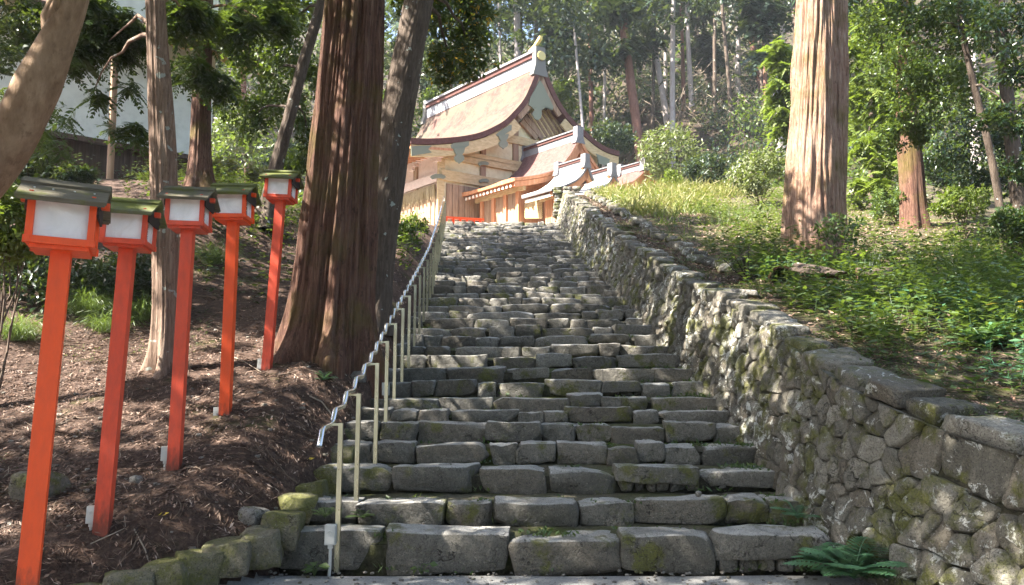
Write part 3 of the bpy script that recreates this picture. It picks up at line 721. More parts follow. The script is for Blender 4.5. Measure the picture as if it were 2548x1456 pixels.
# ---- the main hall
hall = Shrine('shrine_hall', 'large wooden shrine hall with steep curved bark roof at the head of the stair', 'shrine', c2(345, 236), 37.0,
    [c2(345,236), c2(318,252), c2(298,312), c2(262,400), c2(215,500), c1(1330,230), c1(1240,320), c1(1120,385), c1(1000,440), c1(860,475), c1(700,497), c1(500,512), c1(330,514), c1(205,505)],
    [c2(345,236), c2(385,258), c2(405,300), c2(430,370), c2(480,480), c2(540,580), c2(600,650), c2(650,700), c2(720,760), c2(800,830), c2(880,872), c2(957,892)], 1063, .27)
hall.roof(M['bark_roof'], M['eave_red'])
hall.ridge(1.02, .5, M['ridge_pale'], 1.0, M['cap_brown'])
hall.barge(.30, .86, M['wood_honey'], 0, 22)
hall.barge(.30, .58, M['wood_board'], 22, 44)
hall.barge(.30, .80, M['wood_honey'], 44, None)
WV = .8; WQ = hall.Q+VV*WV; zf = 8.2
def corner_a(x): h = hit(x, WQ, UU); return np.dot(h-WQ, UU)
a0 = corner_a(c1(520, 1000)); a1 = hall.c[-1, 0]-.8
top = off(hall.c, .34); order = np.argsort(hall.c[:, 0]); aa = np.linspace(a0, a1, 60)
zt = np.interp(aa, top[order, 0], top[order, 1])
wp_ = np.stack([np.stack([WQ+UU*a_+ZZ*z_, WQ+UU*a_+ZZ*(zf-hall.Q[2])]) for a_, z_ in zip(aa, zt)], 1)
a = Acc(); a.grid(wp_); a.grid(wp_+VV*.2)
hall.add(a.obj('gable_wall', M['plaster_cream']))
cor = WQ+UU*a0; LW = hall.L-2*WV
zt0 = float(zt[0])
a = Acc(); a.box(cor+VV*LW/2+UU*.1+ZZ*((zt0+zf-hall.Q[2])/2), (.2, LW, zt0-(zf-hall.Q[2])), np.stack([UU, VV, ZZ], 1))
hall.add(a.obj('side_wall', M['plaster_pink']))
R3 = np.stack([UU, VV, ZZ], 1); OR = np.stack([UU, np.cross(ZZ, UU), ZZ], 1)
def rel(z): return z-hall.Q[2]
def gz(px): return hit(px, WQ, UU)[2]
def gbox(x0, x1, z0, z1, proud, mat, name):           # a timber on the gable wall, between two distances along it
    a = Acc(); p = WQ+UU*(x0+x1)/2+ZZ*((z0+z1)/2-hall.Q[2]); a.box(p-VV*proud/2, (x1-x0, proud, z1-z0), R3); return hall.add(a.obj(name, mat))
for x, y0, w_, mt in ((535, 300, .34, 'wood_honey'), (995, 100, .30, 'wood_board'), (1355, 0, .32, 'wood_board')):
    ac = corner_a(c1(x, 800)); zz = float(np.interp(ac, top[order, 0], top[order, 1]))+hall.Q[2]
    gbox(ac-w_/2, ac+w_/2, zf, zz, .10, M[mt], 'pillar')
for px, th, mt in ((c1(800, 960), .52, 'wood_honey'), (c1(1100, 800), .34, 'wood_honey'), (c1(870, 705), .26, 'wood_honey'), (c1(1400, 545), .42, 'wood_honey')):
    z = gz(px); ok = aa[(zt+hall.Q[2]) > z+th/2]; gbox(ok[0]+.02, ok[-1], z-th/2, z+th/2, .15, M[mt], 'beam')
zpl = gz(c1(770, 1040))
a = Acc(); x = a0+.35; r = np.random.RandomState(2)
while x < a1-.4:
    w_ = r.uniform(.26, .40); a.box(WQ+UU*(x+w_/2)+ZZ*((zf+zpl)/2-hall.Q[2])-VV*(.05+r.uniform(0, .025)), (w_-.02, .06, zpl-zf), R3); x += w_
hall.add(a.obj('board_doors', M['wood_board']))
sideQ = cor
def sbox(v0, v1, z0, z1, proud, mat, name):
    a = Acc(); a.box(cor+VV*(v0+v1)/2+ZZ*((z0+z1)/2-hall.Q[2])-UU*proud/2, (proud, v1-v0, z1-z0), R3); return hall.add(a.obj(name, mat))
zs = hit(c1(480, 955), cor, VV)[2]
sbox(0.02, LW, zs-.22, zs+.22, .14, M['plaster_pink'], 'beam'); sbox(0.02, LW, zs+1.15, zs+1.45, .2, M['plaster_pink'], 'beam')
for v in (1.9, 3.8, 5.6): sbox(v-.14, v+.14, zf, zs+1.2, .10, M['wood_board'], 'pillar')
a = Acc(); v = .25
while v < LW-.3:
    w_ = r.uniform(.26, .4); a.box(cor+VV*(v+w_/2)+ZZ*((zf+zs-.3)/2-hall.Q[2])-UU*(.04+r.uniform(0, .03)), (.05, w_-.02, zs-.3-zf), R3); v += w_
hall.add(a.obj('board_doors', M['wood_board']))
for (x, y, w_, h_) in ((250, 870, .9, .35), (520, 780, .9, .4)):       # bracket blocks beneath the eave
    c = hit(c1(x, y-60), cor, VV); v = np.dot(c-cor, VV); z = zs+.75
    for k in range(3): sbox(v-.2-.16*k, v+.2+.16*k, z+.16*k, z+.16*k+.15, .24, M['plaster_pink'], 'bracket')
a = Acc()
for v in np.arange(-.9, hall.L-.2, .34):                            # rafters of the left eave
    e = hall.w(off(hall.c, .42)[0], 0)[0]+VV*max(v+1.0, .1); a.bar(e, e+UU*2.2+ZZ*.25, .10, .12)
hall.add(a.obj('rafters', M['wood_orange']))
lv = [(cor+VV*v+ZZ*(zs-.30-hall.Q[2])-UU*.16) for v in np.linspace(.1, LW, 900)]
dn = np.tile(-ZZ, (900, 1))+np.random.RandomState(3).normal(0, .08, (900, 3))
# ---- fittings of the gable
def fit(pts, v, mat, name, t=.06): return hall.plane_poly(pts, v, mat, name, t)
crest = [(340,345),(300,420),(268,465),(255,535),(285,555),(300,575),(283,605),(300,640),(325,655),(350,635),(356,600),(352,575),(372,560),(400,548),(440,575),(445,545),(400,450),(365,375)]
fit([c2(*p) for p in crest], .0, M['metal_green'], 'gable_crest')
def pendant(x, y, s=1.0, v=-.02):
    q = [(-60,-75),(-48,-30),(-30,-10),(-52,15),(-52,45),(-35,68),(-12,78),(0,92),(12,78),(35,68),(52,45),(52,15),(30,-10),(50,-35),(64,-90)]
    return fit([c1(x+s*a_, y+s*b_) for a_, b_ in q], v, M['metal_green'], 'pendant')
pendant(745, 700); pendant(1232, 545, .92)
for pts in ([(212,600),(442,590),(400,632),(440,668),(215,706)], [(650,585),(690,550),(850,540),(850,590),(800,618),(660,625)], [(1150,470),(1180,440),(1300,365),(1322,365),(1320,420),(1240,470),(1165,492)]):
    fit([c1(*p) for p in pts], .03, M['metal_green'], 'metal_plate', .03)
fit([c2(*p) for p in [(778,912),(882,955),(872,1005),(800,990)]], .03, M['metal_green'], 'metal_plate', .03)
for x, y, w_, h_ in ((510,935,88,32),(1018,980,58,26),(1012,790,62,28)):
    hall.plane_poly([c1(x+w_*a_, y+h_*b_) for a_, b_ in ((-1,.1),(-.8,-.5),(-.4,-.9),(.4,-.9),(.8,-.5),(1,.1),(.7,.7),(.2,.5),(-.2,.5),(-.7,.9))], WV-.22, M['metal_green'], 'metal_plate', .04)
for k in range(13):                                      # the ribbed panel within the gable
    p0, p1 = hit(c2(232+k*17, 604-k*3.2), WQ, UU), hit(c2(352+k*16, 796-k*5), WQ, UU); a = Acc()
    a.bar(p0-VV*.1, p1-VV*.1, .11, .10, VV); hall.add(a.obj('gable_rib', M['wood_honey' if k % 2 else 'wood_board']))
for q0, q1 in (((180,665),(300,800)), ((205,635),(345,800))):
    a = Acc(); a.bar(hit(c2(*q0), WQ, UU)-VV*.14, hit(c2(*q1), WQ, UU)-VV*.14, .30, .14, VV); hall.add(a.obj('strut', M['wood_board']))
a = Acc(); a.poly([hit(c2(*q), WQ, UU)-VV*.05 for q in ((400,560),(470,560),(560,700),(520,740))], VV*.04); hall.add(a.obj('gable_panel', M['wood_dark']))
# a red sill rail at the foot of the hall, over the top step
a = Acc(); p0, p1 = P(*c1(560, 1375), 31.4), P(*c1(1010, 1402), 33.0); a.bar(p0-ZZ*.03, p1-ZZ*.03, .10, .10); a.bar(p0-ZZ*.45, p1-ZZ*.45, .08, .08)
for k in range(6): q = p0+(p1-p0)*(k+.5)/6; a.box((q[0], q[1], (q[2]+8.1)/2), (.1, .1, q[2]-8.1))
o = a.obj('low_red_railing', M['vermilion']); tag(o, 'low red railing running along the head of the stair before the hall', 'railing')

# ---- the lesser roofs to its right
def pavilion(name, label, peak, D, left, right, farx, th, top, hr, wall=True, rcol='ridge_grey', rafter=True):
    s = Shrine(name, label, 'shrine', peak, D, left, right, farx, th, 'small shrine roofs beside the main hall')
    s.roof(top, M['wood_orange'] if top is not M['copper_pale'] else M['ridge_grey'], 5)
    s.ridge(hr, hr*.55, M[rcol], 1.0, M['ridge_grey'], False)
    s.barge(th+.02, th+.26, M['wood_orange'])
    V0 = .75; e = s.side(.85); zt = e[2]+.15; R = np.stack([UU, VV, ZZ], 1)
    tp = off(s.c, th+.05); od = np.argsort(tp[:, 0]); aa = np.linspace(np.dot(e-s.Q, UU), s.c[-1, 0]-.3, 24); z = np.interp(aa, tp[od, 0], tp[od, 1])
    a = Acc(); g = np.stack([np.stack([s.Q+UU*x+VV*V0+ZZ*q, s.Q+UU*x+VV*V0+ZZ*(8.2-s.Q[2])]) for x, q in zip(aa, z)], 1); a.grid(g); a.grid(g+VV*.12)
    s.add(a.obj('gable_wall', M['wood_orange']))
    zt = s.Q[2]+float(z[0]); LL = s.L-1.5
    a = Acc(); a.box(e+VV*(V0+LL/2)+UU*.05+ZZ*((zt+8.2)/2-e[2]), (.1, LL, zt-8.2), R); s.add(a.obj('front_wall', M['wood_board']))
    n = max(3, int(LL/1.6))
    for k in range(n+1):
        a = Acc(); a.box(e+VV*(V0+LL*k/n)+ZZ*((zt+8.2)/2-e[2]), (.2, .2, zt-8.2), R); s.add(a.obj('pillar', M['wood_orange']))
    a = Acc(); a.box(e+VV*(V0+LL/2)-UU*.05+ZZ*(zt-.28-e[2]), (.16, LL+.9, .22), R); s.add(a.obj('beam', M['wood_honey']))
    if rafter:
        lo = s.w(off(s.c, th+.1)[0], 0)[0]; w0 = s.w(off(s.c, th+.1)[8], 0)[0]
        for v in np.linspace(.15, s.L-.15, 15):
            a = Acc(); a.bar(lo+VV*v+UU*.12-ZZ*.02, w0+VV*v-ZZ*.02, .09, .11); ra = s.add(a.obj('rafter', M['wood_orange']))
            a = Acc(); a.box(lo+VV*v+UU*.10-ZZ*.03, (.05, .10, .13), R); q = a.obj('rafter_tip', M['pale_end']); q.parent = ra
    s.e = e; return s
b2 = pavilion('shrine_pavilion', 'largest of the small shrine roofs, pinkish bark with white rafter tips', c2(652,790), 34.5,
    [c2(652,788), c2(636,806), c2(600,880), c2(560,940), c2(500,1008), c2(440,1050), c2(300,1082), c2(140,1098)], [c2(652,788), c2(668,806), c2(692,860), c2(735,930), c2(800,1030), c2(850,1075)], c2(205,900)[0], .14, M['bark_roof_new'], .55)
b3 = pavilion('shrine_pavilion', 'small shrine with pale grey curved roof and a diamond lattice door', c2(708,985), 32.0,
    [c2(708,985), c2(688,1040), c2(650,1090), c2(600,1126), c2(500,1166), c2(430,1184)], [c2(708,985), c2(722,1010), c2(742,1070), c2(765,1120)], c2(470,1040)[0], .08, M['copper_pale'], .42)
b4 = pavilion('shrine_pavilion', 'small pale shrine roof sunk between the lattice-door shrine and the far-right one', c2(915,1055), 32.8,
    [c2(915,1055), c2(890,1110), c2(850,1160), c2(770,1195), c2(690,1215)], [c2(915,1055), c2(930,1090), c2(955,1130)], c2(712,1090)[0], .08, M['copper_pale'], .42, rafter=False)
b5 = pavilion('shrine_pavilion', 'small reddish shrine roof at the far right, half sunk in yellow grass', c2(1165,1010), 33.6,
    [c2(1165,1010), c2(1150,1050), c2(1110,1090), c2(1060,1130), c2(1000,1150)], [c2(1165,1010), c2(1190,1035), c2(1212,1080), c2(1250,1125)], c2(950,1040)[0], .10, M['bark_roof_new'], .40, rafter=False)
# the diamond lattice of the pale-roofed shrine
a = Acc(); q = b3.e-UU*.03; A0, A1, A2, A3 = [hit(c1(*p), q, VV) for p in ((1470,1195),(1662,1180),(1662,1395),(1470,1395))]
for k in range(-9, 11):
    for sg in (-1, 1):
        f0 = k/10; pts = []
        for t in np.linspace(0, 1, 21):
            x = f0+t if sg > 0 else 1-f0-t
            if 0 <= x <= 1: pts.append((x, t))
        if len(pts) > 1:
            B = [A0*(1-x)*(1-t)+A1*x*(1-t)+A2*x*t+A3*(1-x)*t for x, t in (pts[0], pts[-1])]
            a.bar(B[0]-UU*(.03*(sg+1)/2), B[1]-UU*(.03*(sg+1)/2), .035, .03, UU)
b3.add(a.obj('lattice_door', M['wood_honey']))
a = Acc(); a.poly([A0+UU*.02, A1+UU*.02, A2+UU*.02, A3+UU*.02], UU*.02); b3.add(a.obj('dark_screen', M['wood_dark']))
# ------------------------------------------------------------------ leaves, sprays, trunks
def leaf_quads(acc, base, d, n, L, W, mi=0, fold=.12):
    base = np.asarray(base); d = unit(d); s = unit(np.cross(d, n)); n = np.cross(s, d)
    L = np.broadcast_to(np.asarray(L, float), (len(base),))[:, None]; W = np.broadcast_to(np.asarray(W, float), (len(base),))[:, None]
    m = base+d*L*.45+n*W*fold
    V = np.stack([base, m+s*W*.5, base+d*L, m-s*W*.5], 1)
    N = len(base); F = np.arange(N*4).reshape(N, 4)
    return acc.add(V.reshape(-1, 3), F, mi)
def rdir(r, n): return unit(r.normal(size=(n, 3)))
def clumps(acc, r, C, R, n, L, W=None, droop=.25, hollow=.45, flat=.75, mi=0):
    """leaves in uneven clumps: centres C, radii R, about n leaves per clump"""
    C = np.asarray(C, float).reshape(-1, 3); R = np.broadcast_to(np.asarray(R, float), (len(C),)); W = W or L*.5
    k = r.poisson(n, len(C)); idx = np.repeat(np.arange(len(C)), k); N = len(idx)
    d = rdir(r, N); rad = R[idx]*(hollow+(1-hollow)*r.rand(N)**.6)
    p = C[idx]+d*rad[:, None]*np.array([1, 1, flat])
    ld = unit(d*.8+r.normal(size=(N, 3))*.7+np.array([0, 0, -droop])); nn = unit(np.array([0, 0, 1.])+d*.4+r.normal(size=(N, 3))*.45)
    leaf_quads(acc, p, ld, nn, L*r.uniform(.6, 1.3, N), W*r.uniform(.6, 1.25, N), mi)
def sprays(acc, r, p, d, L, n=9, W=.16, sag=.35, mi=0, wid=.55):
    """flat drooping conifer fronds: a row of narrow side blades each way along a bending axis"""
    p = np.asarray(p, float); N = len(p); d = unit(d); L = np.broadcast_to(np.asarray(L, float), (N,))
    up = unit(np.array([0, 0, 1.])+r.normal(size=(N, 3))*.35); s = unit(np.cross(d, up))
    for k in range(n):
        t = (k+.3)/n
        for sg in (-1, 1):
            q = p+d*(L*t)[:, None]; q[:, 2] -= sag*L*t*t
            dd = unit(d*.75+s*sg*.75*r.uniform(.7, 1.2, (N, 1))+np.array([0, 0, -.25-.5*sag*t]))
            leaf_quads(acc, q, dd, up, L*wid*(1-.75*t)*r.uniform(.7, 1.15, N), L*W*r.uniform(.7, 1.2, N), mi, 0)
    q = p+d*(L*.85)[:, None]; q[:, 2] -= sag*L*.7
    leaf_quads(acc, q, d+np.array([0, 0, -.5*sag]), up, L*.3, L*W, mi, 0)
def ell(r, n, c, rad, shell=.0):
    d = rdir(r, n); k = (shell+(1-shell)*r.rand(n))**(1/2.2); return np.asarray(c)+d*k[:, None]*np.asarray(rad)
def trunk_mesh(acc, path, rad, nseg=64, rings=60, furrow=.05, nf=22, twist=.15, flare=0., fl_h=.6, roots=5, seed=1, mi=0, sharp=1.0, sink=0.):
    path = np.asarray(path, float); rad = np.asarray(rad, float)
    L = np.concatenate([[0], np.cumsum(np.linalg.norm(np.diff(path, axis=0), axis=1))]); t = np.linspace(0, L[-1], rings)
    if flare: t = L[-1]*np.linspace(0, 1, rings)**1.6
    c = np.stack([np.interp(t, L, path[:, k]) for k in range(3)], 1)
    if len(path) > 2:
        for k in range(max(2, rings//8)): c[1:-1] = (c[:-2]+c[2:]+2*c[1:-1])/4
    R = np.interp(t, L, rad); tg = unit(np.gradient(c, axis=0)); th = np.linspace(0, 2*np.pi, nseg, endpoint=False)
    ref = np.array([0, 1., 0]); V = []
    for i in range(rings):
        x = unit(np.cross(ref, tg[i])); y = np.cross(tg[i], x); a = th+twist*t[i]
        ph = np.stack([np.cos(th)*nf/6.28, np.sin(th)*nf/6.28, np.full(nseg, t[i]*.85)], 1)
        f = vnoise(ph, seed)*.6+vnoise(ph*np.array([2.1, 2.1, 1.3]), seed+3)*.4
        f = np.sign(f)*np.abs(f)**sharp
        r = R[i]*(1+.05*vnoise(np.stack([np.cos(th)*1.2, np.sin(th)*1.2, np.full(nseg, t[i]*.3)], 1), seed+9))+furrow*f
        if flare:
            g = math.exp(-max(t[i]-sink, 0)/fl_h); lobes = .55+.45*np.cos(th*roots+seed)+.35*vnoise(np.stack([np.cos(th)*2, np.sin(th)*2, th*0], 1), seed+5)
            r = r+flare*g*lobes
        V.append(c[i]+np.cos(a)[:, None]*x*r[:, None]+np.sin(a)[:, None]*y*r[:, None])
    acc.grid(np.array(V), mi, True); return c
def limbs(acc, r, start, ends, r0, mi=0, bend=.12, n=6):
    for s, e in zip(start, ends):
        s, e = np.asarray(s, float), np.asarray(e, float); t = np.linspace(0, 1, 7)[:, None]; L = np.linalg.norm(e-s)
        p = s+(e-s)*t+np.array([0, 0, bend*L])*np.sin(t*np.pi)+r.normal(size=(7, 3))*.016*L*(t > 0)
        acc.tube(p, np.linspace(r0, r0*.2, 7), n, mi, False)

# the straw fringe under the hall's left eave
a = Acc(); leaf_quads(a, np.array(lv), dn, np.tile(-UU, (900, 1)), np.random.RandomState(4).uniform(.45, .95, 900), .05)
hall.add(a.obj('straw_fringe', M['straw']))
# ------------------------------------------------------------------ trees one by one
def path_px(pts): return np.array([P(x, y, D) for x, y, D in pts])
def on_ground(p, dz=-.15): p = np.array(p, float); p[2] = Hs(p[0], p[1])+dz; return p
def tree(name, label, cat, path, rad, bark, crown=None, leaf=None, group=None, seed=1, limb=None, limb_r=.06, **kw):
    path = np.asarray(path, float); root = empty(name, path[0]); tag(root, label, cat, group)
    r = np.random.RandomState(seed); a = Acc(); trunk_mesh(a, path, rad, seed=seed, **kw)
    if limb is not None: limbs(a, r, [path[min(len(path)-1, q[0])]*(1-q[2])+path[min(len(path)-1, q[0]+1)]*q[2] for q in limb], [q[1] for q in limb], limb_r)
    place(root, a.obj('trunk', bark, None, True))
    if crown is not None:
        a = Acc(); crown(a, r); place(root, a.obj('crown', leaf, None, False))
    return root
def shade_crown(blobs, L=.24, n=95, k=26):  # added leaf blobs, mostly out of view, placed for the shade they cast
    def f(a, r):
        for c, rad in blobs:
            C = ell(r, k, c, rad, .2); clumps(a, r, C, np.mean(rad)*.36, n, L, L*.55)
    return f
def both(*fs):
    def f(a, r):
        for g in fs: g(a, r)
    return f
def fine(blobs, L, n, k, sub=.38, W=None, droop=.3):       # blobs: (px, py, D, rx, ry in picture pixels)
    def f(a, r):
        for px, py, D, rx, ry in blobs:
            c = P(px, py, D); m = pxm(D); rad = np.array([rx*m, max(rx, ry)*m*.7, ry*m])
            C = ell(r, k, c, rad, .1); clumps(a, r, C, sub*min(rx, ry)*m, n, L, W, droop)
    return f
def frond(blobs, L, n, W=.15, sag=.5, down=.35, nb=7):
    def f(a, r):
        for px, py, D, rx, ry in blobs:
            c = P(px, py, D); m = pxm(D); rad = np.array([rx*m, max(rx, ry)*m*.7, ry*m])
            C = ell(r, max(3, n//14), c, rad, .1); p = np.repeat(C, 14, 0); p = p+r.normal(size=p.shape)*.16*min(rx, ry)*m
            d = unit(r.normal(size=p.shape)*np.array([1, 1, .3])+np.array([0, 0, -down])); sprays(a, r, p, d, L*r.uniform(.6, 1.3, len(p)), nb, W, sag)
    return f

# the giant cedar left of the stair
E = on_ground(P(822, 895, 10.4))
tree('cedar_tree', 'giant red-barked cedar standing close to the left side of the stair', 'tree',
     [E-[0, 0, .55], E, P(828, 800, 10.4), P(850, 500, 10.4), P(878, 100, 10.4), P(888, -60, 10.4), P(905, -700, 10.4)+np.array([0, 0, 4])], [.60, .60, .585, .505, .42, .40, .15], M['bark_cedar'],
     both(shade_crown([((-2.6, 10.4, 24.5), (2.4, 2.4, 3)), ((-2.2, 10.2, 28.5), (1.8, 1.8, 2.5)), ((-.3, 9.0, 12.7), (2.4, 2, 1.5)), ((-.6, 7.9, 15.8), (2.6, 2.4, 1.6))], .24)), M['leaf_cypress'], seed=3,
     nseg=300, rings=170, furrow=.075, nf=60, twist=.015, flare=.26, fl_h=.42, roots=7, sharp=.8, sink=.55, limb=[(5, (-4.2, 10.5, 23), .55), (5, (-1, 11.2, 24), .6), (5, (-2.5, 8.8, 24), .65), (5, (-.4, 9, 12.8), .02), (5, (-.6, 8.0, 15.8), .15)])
# the slanting tree behind it
F0 = on_ground(P(915, 770, 12.0))
tree('slanting_tree', 'dark slanting tree leaning right behind the giant cedar', 'tree',
     [F0, P(940, 620, 12), P(985, 300, 12), P(1042, 0, 12), P(1085, -220, 12), P(1110, -420, 12)], [.36, .30, .27, .25, .22, .1], M['bark_grey'],
     both(fine([(1130, 60, 15, 95, 75), (1170, 130, 15, 60, 80), (1110, 160, 15.5, 55, 60), (1060, 10, 14, 80, 60), (1185, 20, 15, 50, 60)], .13, 42, 26, .34), shade_crown([((-2.4, 12.2, 12.6), (2.2, 2.2, 1.5))], .24)), M['leaf_yellowing'], seed=5,
     nseg=120, rings=110, furrow=.016, nf=40, twist=.5, flare=.15, fl_h=.35, limb=[(3, P(1170, 100, 15), .0), (3, P(1120, 160, 15.5), -.0), (4, P(1190, -30, 15), .2)])
# lichen-spotted cypress
Bp = on_ground(P(418, 925, 9.3))
tree('cypress_tree', 'slim cypress trunk with white lichen spots behind the lanterns', 'tree',
     [Bp, P(415, 760, 9.3), P(407, 400, 9.3), P(391, 100, 9.3), P(386, -20, 9.3), P(375, -500, 9.3)], [.155, .15, .168, .128, .12, .06], M['bark_cypress'],
     both(frond([(250, 30, 11, 90, 55), (150, 120, 11, 110, 60), (330, 90, 11.5, 60, 60), (470, 50, 11, 70, 60), (240, 90, 11, 60, 40), (90, 60, 11, 70, 50)], .28, 260, .13, .5), frond([(270, 220, 11, 70, 55), (170, 345, 11.5, 90, 60), (310, 330, 11, 32, 60), (110, 290, 12, 80, 70)], .27, 75, .13, .55), shade_crown([((-8.8, 8.4, 12.3), (3.2, 3, 2.2)), ((-7.8, 6.4, 9.6), (2.4, 1.8, 1.5)), ((-4.8, 5.6, 9.4), (2.2, 2, 1.2)), ((-3.6, 8.2, 10.6), (2.4, 2.2, 1.3)), ((-4.2, 11.5, 12), (2.4, 2.4, 1.3))], .22)), M['leaf_cypress'], seed=7,
     nseg=160, rings=130, furrow=.022, nf=34, twist=.08, flare=.24, fl_h=.3, roots=5, limb=[(3, P(270, 120, 11), .2), (3, P(230, 230, 11), .1), (3, P(470, 40, 11), .5)], limb_r=.035)
# darker cypress behind
Cp = P(497, 462, 15.5)
tree('cypress_tree', 'dark cypress trunk flaring at its foot before the white building', 'tree',
     [Cp-np.array([0, 0, .25]), P(497, 430, 15.5), P(500, 300, 15.5), P(506, 100, 15.5), P(510, -60, 15.5), P(520, -300, 15.5)], [.26, .23, .20, .185, .17, .09], M['bark_cedar'],
     both(frond([(560, 100, 15, 85, 85), (480, 170, 14.5, 70, 45), (620, 60, 15, 60, 70), (540, 210, 15, 60, 35), (440, 20, 14, 80, 40), (680, 30, 15, 60, 60)], .36, 125, .13, .5), shade_crown([((-7.5, 15, 15), (3.2, 3.2, 2.2)), ((-4, 15, 13.4), (2.6, 2.4, 1.4)), ((-4.2, 18, 14.8), (2.4, 2, 1.3)), ((-10, 12, 14.2), (3, 3, 2.4))], .26)), M['leaf_cypress'], seed=9,
     nseg=120, rings=90, furrow=.018, nf=36, twist=.06, flare=.22, fl_h=.35, roots=5, limb=[(3, P(580, 90, 15), .2), (3, P(480, 150, 14.5), -.0), (3, P(640, 40, 15), .5)], limb_r=.04)
# root-footed slanting broadleaf
Dp = on_ground(P(652, 612, 17.5), -.1)
tree('broadleaf_tree', 'slender slanting tree with gripping roots behind the farthest lantern', 'tree',
     [Dp, P(668, 500, 17.5), P(688, 410, 17.5), P(718, 300, 17.5), P(752, 168, 17.5), P(797, 20, 17.5), P(815, -60, 17.5)], [.24, .18, .165, .15, .14, .12, .07], M['bark_grey'],
     both(fine([(640, 180, 18, 75, 80), (610, 290, 18.5, 60, 60), (720, 90, 18, 60, 80), (690, 260, 19, 70, 70), (770, 330, 19, 45, 60), (590, 80, 18.5, 60, 60), (760, 200, 19, 50, 70), (655, 30, 18, 90, 50), (740, 400, 20, 50, 35)], .14, 42, 24, .4), shade_crown([((-6.8, 18.7, 15.4), (2.8, 2.8, 2)), ((-10, 17, 16.3), (3, 3, 2.4)), ((-9, 22, 17.4), (3, 2.6, 2.2)), ((-8.5, 25, 18.2), (3, 2.6, 1.8)), ((-7, 22, 14.6), (2, 2, 1.3))], .26)), M['leaf_broad'], seed=11,
     nseg=80, rings=80, furrow=.012, nf=16, twist=.4, flare=.30, fl_h=.28, roots=4, limb=[(4, P(650, 190, 18), .0), (3, P(620, 290, 18.5), .2), (5, P(720, 60, 18), .1), (3, P(770, 330, 19), .3)], limb_r=.045)
# smooth tan trunk at the left edge
ap = [on_ground(P(-300, 740, 6.6)), P(-120, 545, 6.6), P(18, 375, 6.6), P(96, 210, 6.6), P(160, 70, 6.6), P(195, -30, 6.6), P(240, -250, 6.6)]
A_t = tree('smooth_bark_tree', 'smooth tan trunk slanting across the upper left corner', 'tree', ap, [.20, .19, .185, .19, .14, .12, .07], M['bark_smooth'],
     both(shade_crown([((-5.6, 4.2, 10.2), (2.8, 2.4, 1.6)), ((-9, 4.4, 11.2), (2.8, 2.4, 2.2)), ((-3.4, 5.0, 8.6), (2.2, 2.4, 1.3)), ((-6.5, 6.6, 10.4), (1.8, 1.6, 1.2))], .2), fine([(30, 40, 8.5, 80, 45), (-10, 130, 8.5, 60, 60), (25, 250, 9.5, 50, 60)], .07, 40, 16, .4)), M['leaf_dark'], seed=13,
     nseg=64, rings=70, furrow=.014, nf=9, twist=.5, limb=[(3, P(150, -60, 6.5), .1), (3, P(148, -10, 6.45), .05)], limb_r=.115)
# big sunlit cedar on the right bank
Hp = on_ground(P(2030, 612, 14.7), -.3)
hx = [Hp-[0, 0, .3], P(2028, 520, 14.7), P(2036, 300, 14.7), P(2044, 0, 14.7), P(2046, -120, 14.7), P(2060, -900, 14.7)]
Ht = empty('cedar_tree', Hp); tag(Ht, 'broad sunlit cedar trunk standing alone on the bank right of the wall', 'tree')
a = Acc(); trunk_mesh(a, np.array(hx)+np.array([-.10, 0, 0]), [.58, .52, .45, .38, .36, .14], 240, 150, .065, 48, .01, .16, .6, 5, 15, 0, .8)
trunk_mesh(a, np.array(hx)+np.array([.30, .06, 0]), [.36, .32, .29, .26, .25, .1], 160, 150, .055, 32, .01, .14, .5, 4, 16, 0, .8)
r = np.random.RandomState(4); limbs(a, r, [hx[4]]*3, [(8, 15, 14), (4.5, 15.5, 14.5), (6.5, 13, 15)], .08)
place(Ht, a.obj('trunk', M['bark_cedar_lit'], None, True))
a = Acc(); shade_crown([((6.3, 15, 17.5), (2.4, 2.4, 2.6)), ((6.5, 15, 22), (2, 2, 3))])(a, r); place(Ht, a.obj('crown', M['leaf_cypress']))
# trees of the right-hand thicket
tree('camellia_tree', 'glossy broadleaf evergreen with a stout red-brown bole at the right', 'tree',
     [on_ground(P(2270, 480, 19)), P(2266, 400, 19), P(2258, 330, 19), P(2250, 150, 19), P(2255, 0, 19), P(2260, -200, 19)], [.31, .29, .27, .18, .12, .05], M['bark_cedar'],
     both(fine([(2230, 180, 17, 90, 90), (2320, 100, 17, 100, 90), (2290, 260, 17, 80, 70), (2190, 60, 17.5, 70, 80), (2380, 210, 16.5, 80, 80), (2340, 20, 17, 110, 60), (2250, 330, 17.5, 60, 40), (2420, 60, 16.5, 80, 60)], .12, 46, 34, .36)), M['leaf_gloss'], seed=17,
     nseg=96, rings=70, furrow=.02, nf=24, twist=.05, flare=.1, limb=[(2, P(2330, 120, 17), .2), (2, P(2200, 130, 17), .4), (3, P(2400, 180, 16.5), .2), (3, P(2340, 20, 17), .5)], limb_r=.06)
tree('broadleaf_tree', 'thin bowed tree trunk before the dark thicket at the right', 'tree',
     [on_ground(P(2500, 575, 14.5)), P(2482, 470, 14.5), P(2458, 350, 14.5), P(2430, 240, 14.5), P(2400, 110, 14.5), P(2385, 20, 14.5), P(2380, -120, 14.5)], [.085, .075, .07, .065, .06, .05, .03], M['bark_grey'],
     both(fine([(2470, 60, 14, 80, 70), (2530, 160, 13.5, 60, 60), (2400, 30, 14.5, 60, 60), (2500, 290, 13.5, 60, 45), (2545, 420, 13, 45, 50)], .11, 36, 22, .4)), M['leaf_dark'], seed=19,
     nseg=40, rings=60, furrow=.006, nf=10, twist=.4, limb=[(4, P(2500, 90, 14), .2), (3, P(2520, 280, 13.5), .2), (4, P(2340, 60, 14.2), .4)], limb_r=.03)
